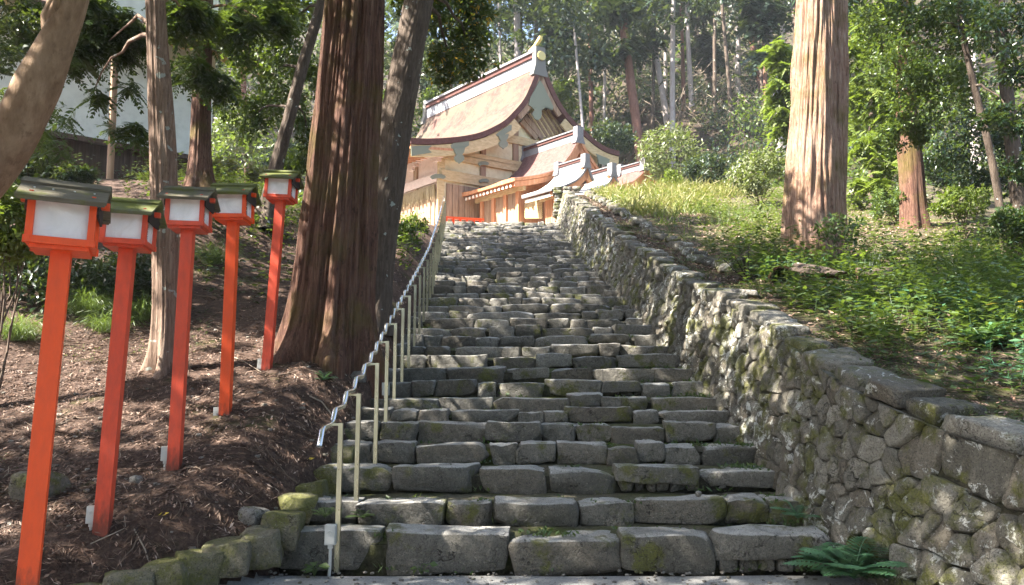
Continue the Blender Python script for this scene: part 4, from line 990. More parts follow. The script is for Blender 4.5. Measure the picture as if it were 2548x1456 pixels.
tree('evergreen_tree', 'dark upright trunk at the right edge half hidden by leaves', 'tree',
     [on_ground(P(2535, 500, 17)), P(2525, 400, 17), P(2508, 260, 17), P(2490, 80, 17), P(2480, -60, 17), P(2470, -260, 17)], [.17, .16, .15, .13, .12, .06], M['bark_grey'],
     both(fine([(2440, 330, 18.5, 80, 70), (2400, 430, 19, 80, 60), (2520, 350, 17.5, 60, 90), (2460, 450, 18, 70, 40), (2530, 60, 17, 60, 90), (2340, 400, 20, 50, 60)], .12, 44, 30, .38), shade_crown([((9.5, 18, 12.6), (2.6, 2.6, 2))], .24)), M['leaf_dark'], seed=23,
     nseg=48, rings=60, furrow=.012, nf=16, twist=.2, limb=[(2, P(2440, 330, 18.5), .2), (3, P(2550, 60, 16.5), .3)], limb_r=.05)
tree('young_cypress', 'bright yellow-green young cypress just right of the sunlit cedar', 'tree',
     [on_ground(P(2170, 520, 24)), P(2170, 300, 24), P(2165, 60, 24), P(2165, -40, 24)], [.12, .1, .06, .03], M['bark_grey'],
     frond([(2165, 130, 23, 70, 70), (2150, 260, 23, 70, 80), (2180, 380, 22.5, 75, 80), (2160, 470, 22, 80, 45), (2210, 250, 23, 60, 80), (2175, 30, 24, 60, 70)], .5, 150, .16, .5), M['leaf_bright'], seed=29, nseg=16, rings=12, furrow=.005, nf=6)
tree('young_cypress', 'small drooping yellow-green cypress just left of the sunlit cedar', 'tree',
     [on_ground(P(1965, 380, 27)), P(1958, 250, 27), P(1950, 110, 27)], [.09, .07, .03], M['bark_grey'],
     frond([(1950, 130, 27, 45, 40), (1935, 200, 27, 50, 50), (1955, 260, 27, 50, 40), (1965, 320, 27, 40, 40)], .55, 100, .17, .55), M['leaf_bright'], seed=31, nseg=12, rings=10, furrow=.004, nf=6)
# trees out of the frame on the left whose crowns shade the bank and the stair
for k, (x, y, zc, rad) in enumerate([(-13.5, 11.5, 11.5, 3.0), (-16.5, 16, 16, 3.8), (-11.5, 2.8, 8.6, 2.8)]):
    b = np.array([x, y, Hs(x, y)-.2])
    tree('evergreen_tree', ['evergreen with a dense crown beyond the left edge, over the lantern bank', 'tall evergreen beyond the left edge, beside the white building', 'low-crowned evergreen beyond the left edge, nearest the path'][k], 'tree', [b, b+[0, 0, 5], [x, y, zc], [x, y, zc+3]], [.3, .25, .18, .06], M['bark_grey'],
         shade_crown([((x+.5, y, zc), (rad, rad, 2.8)), ((x+2.2, y+1, zc+1.5), (rad*.8, rad*.8, 2.4))]+([((-12, 9.8, 11.4), (2, 1.2, 1.8))] if k == 0 else ([((-11.5, 5.2, 7.6), (1.8, 1.3, 1.6))] if k == 2 else [])), .26, 55, 30), M['leaf_broad'], seed=40+k, nseg=20, rings=16, furrow=.01, nf=8)

b = np.array([-6.5, .8, Hs(-6.5, .8)-.2])  # unseen tree added to shade the near wall, lower steps and bank
tree('evergreen_tree', 'wide-boughed evergreen beside the viewer, its boughs over the foot of the stair', 'tree', [b, b+[.2, .2, 5], b+[.5, .6, 11], b+[.6, .8, 15]], [.4, .34, .22, .08], M['bark_grey'],
     shade_crown([((-5, 1.6, 11), (3, 2.4, 2)), ((-.8, 2.6, 9.6), (2.6, 2.4, 1.5)), ((-.6, 6.0, 11), (2.6, 2.2, 1.5)), ((-.6, 4.4, 14.6), (2.6, 3, 1.7)), ((2.6, 4.6, 10), (1.8, 2.2, 1.3))], .24, 95, 26), M['leaf_broad'], seed=58, nseg=20, rings=16, furrow=.01, nf=8, limb=[(2, (-.8, 2.6, 9.6), .0), (2, (-.6, 6, 11), .0), (2, (-.6, 4.4, 14.6), .1)], limb_r=.12)
for k, (x, y, zc, rad) in enumerate([(-7, -7, 9, 4.5), (2.5, -9, 9.5, 5), (9.5, -4, 9, 4.5), (12, 4, 10, 3.6), (-13, -3, 9.5, 4)]):  # unseen trees added to block sky from behind and darken the risers
    b = np.array([x, y, Hs(x, y)-.2])
    tree('evergreen_tree', ['evergreen behind the viewer, to the left of the path', 'evergreen straight behind the viewer', 'evergreen behind the viewer, to the right of the path', 'evergreen beyond the right edge, above the near end of the wall', 'evergreen far back beyond the left edge, behind the viewer'][k], 'tree', [b, b+[0, 0, 4], [x, y, zc], [x, y, zc+4]], [.35, .3, .2, .06], M['bark_grey'],
         shade_crown([((x, y, zc), (rad, rad, 3.6)), ((x+1, y, zc+3), (rad*.8, rad*.8, 3))], .34, 46, 32), M['leaf_cypress'], seed=60+k, nseg=20, rings=16, furrow=.01, nf=8)
# ------------------------------------------------------------------ the wooded hill: its tall trunks
hill = [  # top px, foot px, D, width px, bark, label, leafy
 ((1284, -60), (1288, 190), 50, 18, 0, 'pale grey trunk rising behind the middle of the hall ridge', 0),
 ((1398, 40), (1408, 215), 54, 11, 1, 'short dark trunk just right of the hall roof horn', 1),
 ((1428, 60), (1452, 330), 47, 7.5, 0, 'thin pale pole-like trunk leaning right of the hall gable', 0),
 ((1535, -60), (1590, 345), 49, 23, 2, 'thick red-grey trunk slanting in the middle of the wooded slope', 1),
 ((1676, -60), (1674, 290), 50, 13, 0, 'straight bluish-grey trunk above the large pale bush', 0),
 ((1742, 10), (1760, 150), 62, 6, 1, 'thinnest brown trunk high on the dark slope', 1),
 ((1792, -40), (1812, 190), 56, 9, 1, 'brown trunk with bare side twigs above the dry brush', 0),
 ((1848, 0), (1872, 115), 66, 15, 3, 'rust-red trunk deep in the dark gap of the forest', 0),
 ((1880, -40), (1892, 140), 58, 8, 1, 'slim brown trunk beside the rust-red one', 0),
 ((1898, -60), (1932, 235), 46, 19, 0, 'grey leaning trunk left of the small drooping cypress', 1),
 ((1968, -60), (1980, 110), 52, 12, 1, 'dark trunk close left of the sunlit cedar top', 0),
 ((1118, 120), (1122, 262), 50, 11, 3, 'reddish trunk peeping between leaves left of the hall ridge', 0),
 ((1600, -60), (1640, 180), 60, 14, 0, 'whitish leafy trunk between the slanting and the straight grey trunks', 2),
 ((2414, -20), (2424, 200), 30, 24, 0, 'pale trunk glimpsed behind the thicket at the right', 0),
 ((1725, 40), (1742, 120), 70, 8, 1, 'far brown trunk in the forest shadow', 0),
 ((600, 60), (610, 330), 44, 14, 2, 'distant trunk seen between the dark cypress and the slanting broadleaf', 1),
]
rh = np.random.RandomState(77)
for k in range(14):
    x = [1240, 1330, 1365, 1475, 1505, 1622, 1655, 1705, 1722, 1775, 1828, 1908, 1945, 1300][k]+rh.uniform(-8, 8); hill.append(((x-rh.uniform(-6, 14), -50), (x, rh.uniform(190, 280)), rh.uniform(56, 68), rh.uniform(7, 12), [0, 1, 0, 2][k % 4], 'slim straight trunk among others in the shadow of the wooded slope', 0))
for k, (tp, ft, D, w, bk, lab, leafy) in enumerate(hill):
    f = P(*ft, D); q = P(*tp, D); g = Hs(f[0], f[1])
    if f[2] > g-.3: f = f-(q-f)*((f[2]-g+.3)/(q[2]-f[2]))
    topp = q+(q-f)*max(.0, (14-(q[2]-f[2]))/max(q[2]-f[2], 1)); m = pxm(D)*w/2
    bm = [M['bark_hill'], M['bark_grey'], M['bark_hill_red'], M['bark_hill_red']][bk]
    crown = None
    cc = topp+np.array([0, 0, -1.5])
    fs = [shade_crown([(cc, (2.6, 2.6, 3.0))], .45, 26, 24)]
    if leafy:
        s = [(tp[0]+rh.uniform(-40, 40), 60+rh.uniform(-50, 90), D-.5, 38, 34) for _ in range(4)]
        fs.append(frond(s, 1.1, 60, .2, .5, .3, 6))
    tree('hill_tree', lab, 'tree', [f, (f+q)/2+np.array([rh.uniform(-.1, .1), 0, 0]), q, topp], [m*1.25, m, m*.9, m*.4], bm, both(*fs), M['leaf_forest'], 'tall trunks of the wooded hillside', 100+k,
         nseg=24, rings=30, furrow=m*.12, nf=9, twist=.1, flare=m*.5, fl_h=.5)
# ------------------------------------------------------------------ the white storehouse on the left
b0, b1 = P(-330, 300, 20.0), P(524, 380, 25.5); d = unit((b1-b0)*np.array([1, 1, 0])); bn = np.array([d[1], -d[0], 0]); Lb = np.linalg.norm((b1-b0)[:2]); zb_ = P(470, 387, 25)[2]; zt_ = zb_+6.2
store = empty('white_storehouse', (b1[0], b1[1], Hs(b1[0], b1[1]))); tag(store, 'white plastered storehouse with dark timber base behind the trees at the left', 'building')
RB = np.stack([d, -bn, ZZ], 1)
def bbox(u0, u1, v, t, z0, z1, mat, name):
    a = Acc(); c = np.array([b0[0], b0[1], 0])+d*(u0+u1)/2-bn*v+ZZ*(z0+z1)/2; a.box(c, (u1-u0, t, z1-z0), RB); o = a.obj(name, mat); place(store, o); return o
bbox(0, Lb, 2.5, 5, zb_, zt_, M['plaster_white'], 'wall'); bbox(.3, Lb-.3, 2.7, 4.8, zb_-3.6, zb_-.01, M['wood_dark'], 'timber_base'); bbox(0, Lb, -.04, .12, zb_-.14, zb_+.03, M['wood_dark'], 'sill_beam')
a = Acc()
for k in range(46):
    c = np.array([b0[0], b0[1], 0])+d*(.4+k*(Lb-.8)/45)-bn*.28+ZZ*(zb_-1.8); a.box(c, (.07, .05, 3.4), RB)
place(store, a.obj('wall_boards', M['wood_dark']))
for px in (275,): h = P(px, 300, 20.6); a = Acc(); a.tube([P(272, 470, 21.4), P(280, 300, 21.4), P(287, 120, 21.4)], .10, 10); place(store, a.obj('pillar', M['wood_board']))
a = Acc(); ez = P(540, 200, 26)[2]
for sg, (u0, u1) in ((1, (-.6, Lb+1.5)),):
    c = np.array([b0[0], b0[1], 0]); o0 = bn*1.5
    for k in range(40):
        u = u0+(u1-u0)*k/39; a.bar(c+d*u+bn*1.4+ZZ*(ez+.1), c+d*u-bn*2.4+ZZ*(ez+2.3), .09, .12)
place(store, a.obj('rafters', M['wood_honey']))
a = Acc(); c = np.array([b0[0], b0[1], 0])
a.add([c+d*u0+bn*1.55+ZZ*(ez+.2), c+d*u1+bn*1.55+ZZ*(ez+.2), c+d*u1-bn*2.5+ZZ*(ez+2.55), c+d*u0-bn*2.5+ZZ*(ez+2.55), c+d*u0+bn*1.55+ZZ*(ez+.38), c+d*u1+bn*1.55+ZZ*(ez+.38), c+d*u1-bn*2.5+ZZ*(ez+2.75), c+d*u0-bn*2.5+ZZ*(ez+2.75)],
      [[3,2,1,0],[4,5,6,7],[0,1,5,4],[1,2,6,5],[2,3,7,6],[3,0,4,7]]); place(store, a.obj('roof', M['bark_roof']))
a = Acc()
for k in range(9): a.bar(c+d*(Lb+.05)+bn*(1.2-k*.36)+ZZ*(ez+.02+k*.2), c+d*(Lb+1.5)+bn*(1.2-k*.36)+ZZ*(ez-.08+k*.2), .08, .10)
place(store, a.obj('verge_rafters', M['wood_honey']))

# ------------------------------------------------------------------ bushes
def bush(name, label, px, py, D, rx, ry, leaf, L, n=40, k=40, seed=1, fr=False, group=None, sink=.0):
    c = P(px, py, D); m = pxm(D); g = Hs(c[0], c[1]); root = empty(name, (c[0], c[1], min(g, c[2]))); tag(root, label, 'bush', group); r = np.random.RandomState(seed)
    a = Acc(); b = np.array([c[0], c[1], min(g, c[2]-ry*m*.6)-.1])
    C = ell(r, k, c, (rx*m, rx*m*.8, ry*m), .25); C = C[C[:, 2] > b[2]-.2]
    limbs(a, r, [b]*10, C[:10], .016, 0, .05, 5); place(root, a.obj('stems', M['twig'], None, True))
    a = Acc()
    if fr: p = np.repeat(C, 12, 0); p = p+r.normal(size=p.shape)*.14*rx*m; sprays(a, r, p, unit(r.normal(size=p.shape)*[1, 1, .4]+[0, 0, .1]), L*r.uniform(.6, 1.3, len(p)), 7, .16, .5)
    else: clumps(a, r, C, .34*min(rx, ry)*m, n, L, L*.5, .1)
    place(root, a.obj('foliage', leaf)); return root
bush('round_bush', 'large rounded sunlit bush on the slope right of the small shrines', 1665, 385, 33, 78, 72, M['leaf_pale'], .19, 52, 60, 1)
bush('round_bush', 'bright pale bush left of the sunlit cedar trunk', 1890, 430, 24, 75, 55, M['leaf_pale'], .15, 46, 50, 2)
bush('round_bush', 'dark blue-green bush between the hall eave and the large pale bush', 1520, 345, 43, 60, 40, M['leaf_forest'], .24, 50, 40, 3)
bush('round_bush', 'dark bush at the lower right side of the large pale bush', 1755, 420, 31, 50, 45, M['leaf_forest'], .18, 50, 40, 4)
bush('small_bush', 'small yellow-green bush at the end of the shrine roofs', 1672, 450, 30, 32, 26, M['leaf_bright'], .12, 46, 30, 5)
bush('tall_bush', 'yellow-green bush rising behind the right slope of the hall roof', 1400, 250, 48, 34, 70, M['leaf_bright'], .3, 40, 40, 6)
bush('tall_bush', 'leafy bush left of the hall ridge behind the slanting tree', 1075, 275, 47, 40, 55, M['leaf_bright'], .3, 40, 40, 7)
bush('low_bush', 'green bush between the cedar foot and the thicket', 2240, 505, 19.5, 80, 36, M['leaf_herb'], .11, 46, 46, 8)
bush('low_bush', 'bright bush under the thin bowed tree', 2390, 500, 17, 70, 38, M['leaf_bright'], .11, 40, 40, 9)
bush('low_bush', 'leafy sapling cluster at the foot of the sunlit cedar', 2085, 570, 13.6, 50, 38, M['leaf_herb'], .11, 26, 15, 10)
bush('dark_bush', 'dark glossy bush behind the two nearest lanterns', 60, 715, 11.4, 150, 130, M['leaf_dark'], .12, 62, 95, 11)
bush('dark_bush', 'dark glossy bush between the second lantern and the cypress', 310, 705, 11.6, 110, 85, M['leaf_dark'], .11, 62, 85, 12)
bush('bright_bush', 'sunlit yellow-green bush at the left edge under the slanting tan trunk', 15, 560, 8.2, 75, 105, M['leaf_bright'], .085, 60, 66, 13)
bush('dark_bush', 'deep green bush in front of the storehouse base', 130, 440, 13.5, 120, 45, M['leaf_dark'], .12, 50, 50, 14)
bush('fern_bush', 'leafy green bush left of the upper handrail', 1000, 600, 21, 42, 50, M['leaf_broad'], .16, 40, 34, 15)
bush('fern_bush', 'yellowish leafy bush under the hall corner beside the handrail', 1030, 565, 25, 30, 25, M['leaf_bright'], .16, 36, 22, 16)
bush('distant_bush', 'pale sunlit foliage seen beyond the storehouse corner', 590, 345, 40, 70, 60, M['leaf_pale'], .28, 50, 46, 17)
bush('distant_bush', 'grey-green foliage seen under the slanting broadleaf', 690, 400, 42, 60, 60, M['leaf_forest'], .28, 50, 40, 18)
bush('distant_bush', 'yellow bush glowing beyond the dark cypress foot', 555, 425, 30, 40, 26, M['leaf_straw'], .2, 50, 30, 19)
bush('distant_bush', 'yellowish bush beyond the farthest lantern roof', 650, 440, 30, 36, 22, M['leaf_straw'], .2, 50, 26, 20)
bush('low_bush', 'broad-leaved bush right of the thin bowed tree foot', 2520, 560, 13, 60, 50, M['leaf_herb'], .10, 40, 36, 22)

# ------------------------------------------------------------------ what nobody could count
def on(x, y, dz=0): return np.stack([x, y, H(x, y)+dz], -1)
def right_x(r, y, lo, hi): return xr(y)+lo+(hi-lo)*r.rand(len(y))
r = np.random.RandomState(50)
def herbs(name, mat, N, yr, lo, hi, hgt, L, nl=9, mask=None, seed=1, extra=None):
    r = np.random.RandomState(seed); y = yr[0]+(yr[1]-yr[0])*r.rand(N)**1.1; x = right_x(r, y, lo, hi)
    if mask is not None: k = mask(x, y, r); x, y = x[k], y[k]
    b = on(x, y); h = hgt*r.uniform(.35, 1.25, len(x)); a = Acc(); lean = r.normal(size=(len(x), 3))*.22*[1, 1, 0]
    for j in range(nl):
        t = (j+1)/nl; p = b+(lean*t+np.array([0, 0, 1.])*t)*h[:, None]
        ang = j*2.4+r.rand(len(x))*1.2; dd = np.stack([np.cos(ang), np.sin(ang), r.uniform(-.25, .45, len(x))], 1)
        leaf_quads(a, p, dd, np.array([0, 0, 1.])+r.normal(size=(len(x), 3))*.3, L*r.uniform(.6, 1.4, len(x)), L*.42*r.uniform(.7, 1.3, len(x)))
    st = unit(lean+np.array([0, 0, 1.])); leaf_quads(a, b, st, rdir(r, len(x)), h, .008)
    o = a.obj(name, mat); tag(o, None, None, kind='stuff'); return o
def patch(s, th, seed): return lambda x, y, r: vnoise(np.stack([x*s, y*s, x*0], 1), seed) > th+r.normal(size=len(x))*.15
herbs('undergrowth', M['leaf_herb'], 4000, (5.5, 13.8), .6, 10, .42, .12, 10, lambda x, y, r: (vnoise(np.stack([x*.7, y*.7, x*0], 1), 4) > -.55+r.normal(size=len(x))*.2) & (x-xr(y) > .65+.5*r.rand(len(x))+ip(y, [(5, .15), (9, .1), (14, .6)])), 1)
herbs('undergrowth', M['leaf_fern'], 2000, (5.2, 13), 1.5, 7, .30, .10, 9, patch(.9, .1, 14), 2)
herbs('undergrowth', M['leaf_bright'], 1100, (8, 15), 1.6, 12, .40, .08, 9, patch(.6, .1, 24), 3)
herbs('undergrowth', M['leaf_pale'], 1300, (12, 30), 1.7, 10, .45, .11, 10, patch(.5, .0, 54), 5)
herbs('undergrowth', M['leaf_broad'], 1500, (10, 28), 1.5, 11, .55, .13, 10, patch(.5, .25, 64), 6)
herbs('undergrowth', M['leaf_herb'], 600, (7, 14), 1.8, 11, .85, .13, 13, patch(.45, .0, 74), 7)
herbs('undergrowth', M['leaf_gloss'], 500, (6, 15), 2.2, 9, .7, .12, 12, patch(.45, .0, 84), 8)
herbs('ground_cover', M['leaf_herb'], 5500, (5, 20), .5, 5, .07, .045, 5, patch(1.4, -.1, 34), 4)
def grass(name, mat, N, yr, lo, hi, hgt, W=.012, mask=None, seed=1, left=False):
    r = np.random.RandomState(seed); y = yr[0]+(yr[1]-yr[0])*r.rand(N); x = right_x(r, y, lo, hi)
    if mask is not None: k = mask(x, y, r); x, y = x[k], y[k]
    a = Acc(); b = on(x, y); n = len(x); d = unit(r.normal(size=(n, 3))*[.5, .5, 0]+[0, 0, 1.]); h = hgt*r.uniform(.5, 1.3, n)
    leaf_quads(a, b, d, rdir(r, n), h*.7, W); leaf_quads(a, b+d*(h*.55)[:, None], d+r.normal(size=(n, 3))*.5+[0, 0, -.35], rdir(r, n), h*.6, W*.8)
    o = a.obj(name, mat); tag(o, None, None, kind='stuff'); return o
grass('tall_grass', M['leaf_straw'], 4500, (21, 31), 1.5, 7, .6, .03, patch(.5, -.1, 5), 1)
grass('tall_grass', M['leaf_grass'], 3500, (19, 30), 1.5, 6, .38, .02, patch(.5, .1, 8), 2)
grass('tall_grass', M['leaf_bright'], 2000, (17, 30), 1.7, 6, .4, .03, patch(.7, .1, 12), 3)

# litter: needles, twigs and dead leaves on both banks
def litter(name, mat, x, y, Lr, Wr, seed, curl=.35, lift=.02):
    r = np.random.RandomState(seed); n = len(x); a = Acc(); b = on(x, y, lift*r.rand(n)+.006); ang = r.rand(n)*6.283
    d = np.stack([np.cos(ang), np.sin(ang), r.uniform(-.12, .22, n)], 1); e = .25
    d[:, 2] += (H(x+d[:, 0]*e, y+d[:, 1]*e)-H(x, y))/e
    L = r.uniform(*Lr, n); W = r.uniform(*Wr, n); up = np.array([0, 0, 1.])+r.normal(size=(n, 3))*.45
    leaf_quads(a, b, d, up, L*.6, W); d2 = unit(d)+r.normal(size=(n, 3))*curl*[1, 1, .5]; leaf_quads(a, b+unit(d)*(L*.5)[:, None], d2, up, L*.6, W*.8)
    o = a.obj(name, mat); tag(o, None, None, kind='stuff'); return o
def lx(r, n, y0, y1, w0, w1, pw=1.4):
    y = y0+(y1-y0)*r.rand(n)**pw; return xl(y)-w0-(w1-w0)*r.rand(n), y
r = np.random.RandomState(60)
x, y = lx(r, 17000, 4.2, 12, .05, 4.6); litter('leaf_litter', M['litter'], x, y, (.05, .16), (.005, .014), 1)
x, y = lx(r, 9000, 4.2, 20, .05, 7, 1.2); litter('leaf_litter', M['litter'], x, y, (.04, .10), (.015, .035), 2)
x, y = lx(r, 1500, 4.2, 20, .05, 7, 1.2); litter('leaf_litter', M['litter_pale'], x, y, (.04, .10), (.012, .035), 3)
# cedar sprigs lying about, each a feathered strand
n = 1700; x, y = lx(r, n, 4.2, 11, .1, 4.4); b = on(x, y, .02); ang = r.rand(n)*6.283; d = np.stack([np.cos(ang), np.sin(ang), 0*ang], 1); d[:, 2] = (H(x+d[:, 0]*.2, y+d[:, 1]*.2)-H(x, y))/.2
a = Acc(); sprays(a, r, b, d, r.uniform(.14, .32, n), 8, .06, .05, 0, .35); tag(a.obj('cedar_sprigs', M['litter']), None, None, kind='stuff')
y = 5+25*r.rand(6000)**1.2; x = right_x(r, y, .5, 9); y2 = 12.5+10*r.rand(9000); y = np.concatenate([y, y2]); x = np.concatenate([x, right_x(r, y2, 1.4, 11)]); litter('leaf_litter', M['litter_pale'], x, y, (.05, .13), (.012, .04), 4)
y = 5+9*r.rand(6000); x = right_x(r, y, .42, 2.2); litter('leaf_litter', M['litter'], x, y, (.04, .12), (.006, .02), 5)
y = 12+18*r.rand(4000); x = right_x(r, y, .5, 1.3); litter('leaf_litter', M['litter'], x, y, (.05, .12), (.015, .04), 6)

# the wooded hill: undergrowth, far foliage, dry brush
def hill_clumps(name, mat, N, xr_, yr_, R, n, L, seed, up=(.1, 1.2), th=-.1, sc=.16, fr=False):
    r = np.random.RandomState(seed); x = xr_[0]+(xr_[1]-xr_[0])*r.rand(N); y = yr_[0]+(yr_[1]-yr_[0])*r.rand(N)**1.2; k = vnoise(np.stack([x*sc, y*sc, x*0], 1), seed) > th+r.normal(size=N)*.12; x, y = x[k], y[k]
    C = on(x, y, 0); C[:, 2] += r.uniform(*up, len(x)); a = Acc()
    if fr: p = np.repeat(C, n, 0); p = p+r.normal(size=p.shape)*R*.6; sprays(a, r, p, unit(r.normal(size=p.shape)*[1, 1, .4]+[0, 0, -.3]), L*r.uniform(.6, 1.3, len(p)), 6, .2, .5)
    else: clumps(a, r, C, R*r.uniform(.6, 1.3, len(x)), n, L)
    o = a.obj(name, mat); tag(o, None, None, kind='stuff'); return o
hill_clumps('hillside_undergrowth', M['leaf_forest'], 2900, (-34, 44), (40, 75), 1.15, 36, .30, 1, (.2, 1.4), -.4)
hill_clumps('hillside_undergrowth', M['leaf_pale'], 260, (-30, 40), (40, 70), .9, 32, .26, 2, (.2, 1.2), .15, .25)
hill_clumps('hillside_undergrowth', M['leaf_herb'], 420, (8, 34), (31, 50), .7, 34, .2, 3, (.1, .8), -.1)
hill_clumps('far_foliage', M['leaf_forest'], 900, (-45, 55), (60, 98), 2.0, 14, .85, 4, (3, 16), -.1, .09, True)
hill_clumps('far_foliage', M['leaf_cypress'], 1200, (-60, 75), (60, 130), 2.6, 12, 1.1, 5, (1, 26), -.3, .07, True)
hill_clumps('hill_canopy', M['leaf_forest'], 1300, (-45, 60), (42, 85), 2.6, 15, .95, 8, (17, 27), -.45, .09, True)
hill_clumps('forest_behind_path', M['leaf_dark'], 340, (-30, 30), (-17, -9), 2.2, 60, .6, 9, (1, 17), -2)  # unseen dark foliage wall added behind the viewer to keep light off the risers
hill_clumps('left_backdrop_foliage', M['leaf_broad'], 300, (-40, -11), (26, 50), 1.3, 40, .3, 6, (.3, 6), -.5)
hill_clumps('thicket_foliage', M['leaf_broad'], 300, (12, 34), (20, 42), 1.2, 40, .24, 7, (.2, 5), -.4)
r = np.random.RandomState(70); a = Acc(); n = 1100; c = np.array([G(x, y)+[0, 0, .5] for x, y in zip(r.uniform(1690, 1880, 40), r.uniform(150, 330, 40))])
p = c[r.randint(0, 40, n)]+r.normal(size=(n, 3))*[1.3, 1.3, .7]; leaf_quads(a, p, rdir(r, n)+[0, 0, .3], rdir(r, n), r.uniform(.8, 2.4, n), .045)
tag(a.obj('dry_brush', M['twig_pale']), None, None, kind='stuff')
y = 36+40*r.rand(5000); x = -25+60*r.rand(5000); litter('leaf_litter', M['litter'], x, y, (.25, .6), (.08, .2), 9)

# growth on the crest of the left bank
def lherbs(name, mat, N, yr, lo, hi, hgt, L, seed, th=-.2):
    r = np.random.RandomState(seed); y = yr[0]+(yr[1]-yr[0])*r.rand(N); x = xl(y)-lo-(hi-lo)*r.rand(N); k = vnoise(np.stack([x*.6, y*.6, x*0], 1), seed) > th; x, y = x[k], y[k]; b = on(x, y); a = Acc(); h = hgt*r.uniform(.3, 1.2, len(x))
    for j in range(9):
        ang = j*2.4+r.rand(len(x)); leaf_quads(a, b+np.array([0, 0, 1.])*(h*(j+1)/9)[:, None]+r.normal(size=(len(x), 3))*.05, np.stack([np.cos(ang), np.sin(ang), r.uniform(-.2, .5, len(x))], 1), np.array([0, 0, 1.])+r.normal(size=(len(x), 3))*.3, L*r.uniform(.6, 1.4, len(x)), L*.45)
    tag(a.obj(name, mat), None, None, kind='stuff')
lherbs('undergrowth', M['leaf_dark'], 1500, (12.5, 24), 2.2, 12, .6, .13, 81, -.3)
lherbs('undergrowth', M['leaf_broad'], 900, (14, 30), .3, 6, .5, .13, 82, -.1)
lherbs('ground_cover', M['leaf_herb'], 500, (6, 14), .4, 5, .06, .04, 83, .35)
# pebbles on the banks and at the stair foot
a = Acc(); n = 260; x, y = lx(r, n, 4.4, 12, .05, 4.0)
for q in range(n): s = r.uniform(.015, .05); stone(a, r, (x[q], y[q], Hs(x[q], y[q])+s*.15), (s*1.3, s, s*.7), r.rand()*3, (3, 3, 2), s*.3, s*.12)
for q in range(330):
    yy = 5.2+1.35*r.rand()**.5; xx = r.uniform(-2.2, 2.9); s = r.uniform(.008, .032); stone(a, r, (xx, yy, s*.2), (s*1.3, s, s*.7), r.rand()*3, (2, 2, 2), s*.3, s*.1)
tag(a.obj('pebbles', M['field_stone'], None, True), None, None, kind='stuff')
# weeds in the joints of the lower steps
a = Acc()
for q in range(150):
    i = min(int(r.exponential(3.5)), 20); yy = NOSES[i]+r.uniform(-.05, .5); xx = r.uniform(xl(yy)+.2, xr(yy)) if r.rand() < .5 else xr(yy)-r.exponential(.35); k = r.randint(5, 14)
    b = np.tile([xx, yy, (float(nose(NOSES[i]))-.03) if yy > NOSES[i]+.05 else (float(nose(NOSES[i-1])) if i else 0)], (k, 1))+r.normal(size=(k, 3))*[.06, .04, .0]; leaf_quads(a, b, rdir(r, k)*[1, 1, .5]+[0, 0, .6], rdir(r, k)+[0, 0, 1.], r.uniform(.03, .09, k), .025)
tag(a.obj('weeds', M['leaf_herb']), None, None, kind='stuff')

# twigs and fallen sprays across the litter
a = Acc(); r = np.random.RandomState(91)
x, y = lx(r, 150, 4.4, 13, .1, 5)
for q in range(150):
    g = np.array([x[q], y[q], Hs(x[q], y[q])+.012]); L = r.uniform(.12, .6); ang = r.rand()*6.283; p = [g]
    for k in range(4): ang += r.normal()*.35; w_ = p[-1]+np.array([math.cos(ang), math.sin(ang), 0])*L/4; w_[2] = Hs(w_[0], w_[1])+.012+.02*r.rand(); p.append(w_)
    a.tube(p, np.linspace(.006, .002, 5)*r.uniform(.6, 1.4), 5, int(r.rand() < .4), False)
tag(a.obj('fallen_twigs', [M['twig'], M['twig_pale']]), None, None, kind='stuff')
# ------------------------------------------------------------------ single plants, logs and rocks
def fern(name, label, px, py, D, n, L, seed, group=None, leaf='leaf_fern', at=None):
    p = at if at is not None else P(px, py, D); root = empty(name, p); tag(root, label, 'fern', group); r = np.random.RandomState(seed)
    for k in range(n):
        a = Acc(); ang = k*2.4+r.rand()*.8; el = r.uniform(.45, 1.3); d0 = np.array([math.cos(ang)*math.cos(el), math.sin(ang)*math.cos(el), math.sin(el)]); Lk = L*r.uniform(.6, 1.15)
        t = np.linspace(0, 1, 16)[:, None]; s = p+d0*t*Lk+np.array([0, 0, -.45*Lk])*t**2; a.tube(s, .003, 4, 0, False)
        tg = unit(np.gradient(s, axis=0)); up = np.array([0, 0, 1.]); sd = unit(np.cross(tg, up))
        for sg in (-1, 1):
            w = np.sin(np.clip((t[2:, 0]*.95+.08), 0, 1)*np.pi)**.7*.30*Lk; leaf_quads(a, s[2:], sd[2:]*sg+tg[2:]*.35+[0, 0, -.12], np.tile(up, (14, 1)), w, Lk*.07, 0, .05)
        place(root, a.obj('frond', M[leaf], None, False))
    return root
fern('fern', 'big fern spreading at the right foot of the stair before the wall', 2125, 1440, 6.0, 28, .58, 1)
fern('fern', 'fern sprouting just left of the big fern by the lowest step', 2040, 1400, 6.2, 11, .30, 2)
fern('fern', 'small fern at the wall foot on the second tread', 1985, 1290, 6.85, 10, .30, 3)
fern('fern', 'fern clump on the bank above the wall, under the yellow leaf', 2440, 900, 7.6, 24, .52, 4, at=np.array([4.85, 7.6, Hs(4.85, 7.6)]))
fern('fern', 'little fern on the second tread beside the first handrail posts', 905, 1290, 6.95, 9, .20, 5, leaf='leaf_herb')
fern('fern', 'little fern between the kerb and the first handrail post', 808, 1288, 6.8, 9, .22, 6, leaf='leaf_herb')
fern('fern', 'fern on the left bank by the giant cedar roots', 800, 915, 9.8, 10, .26, 7, at=on_ground((-2.35, 9.3, 0), 0))
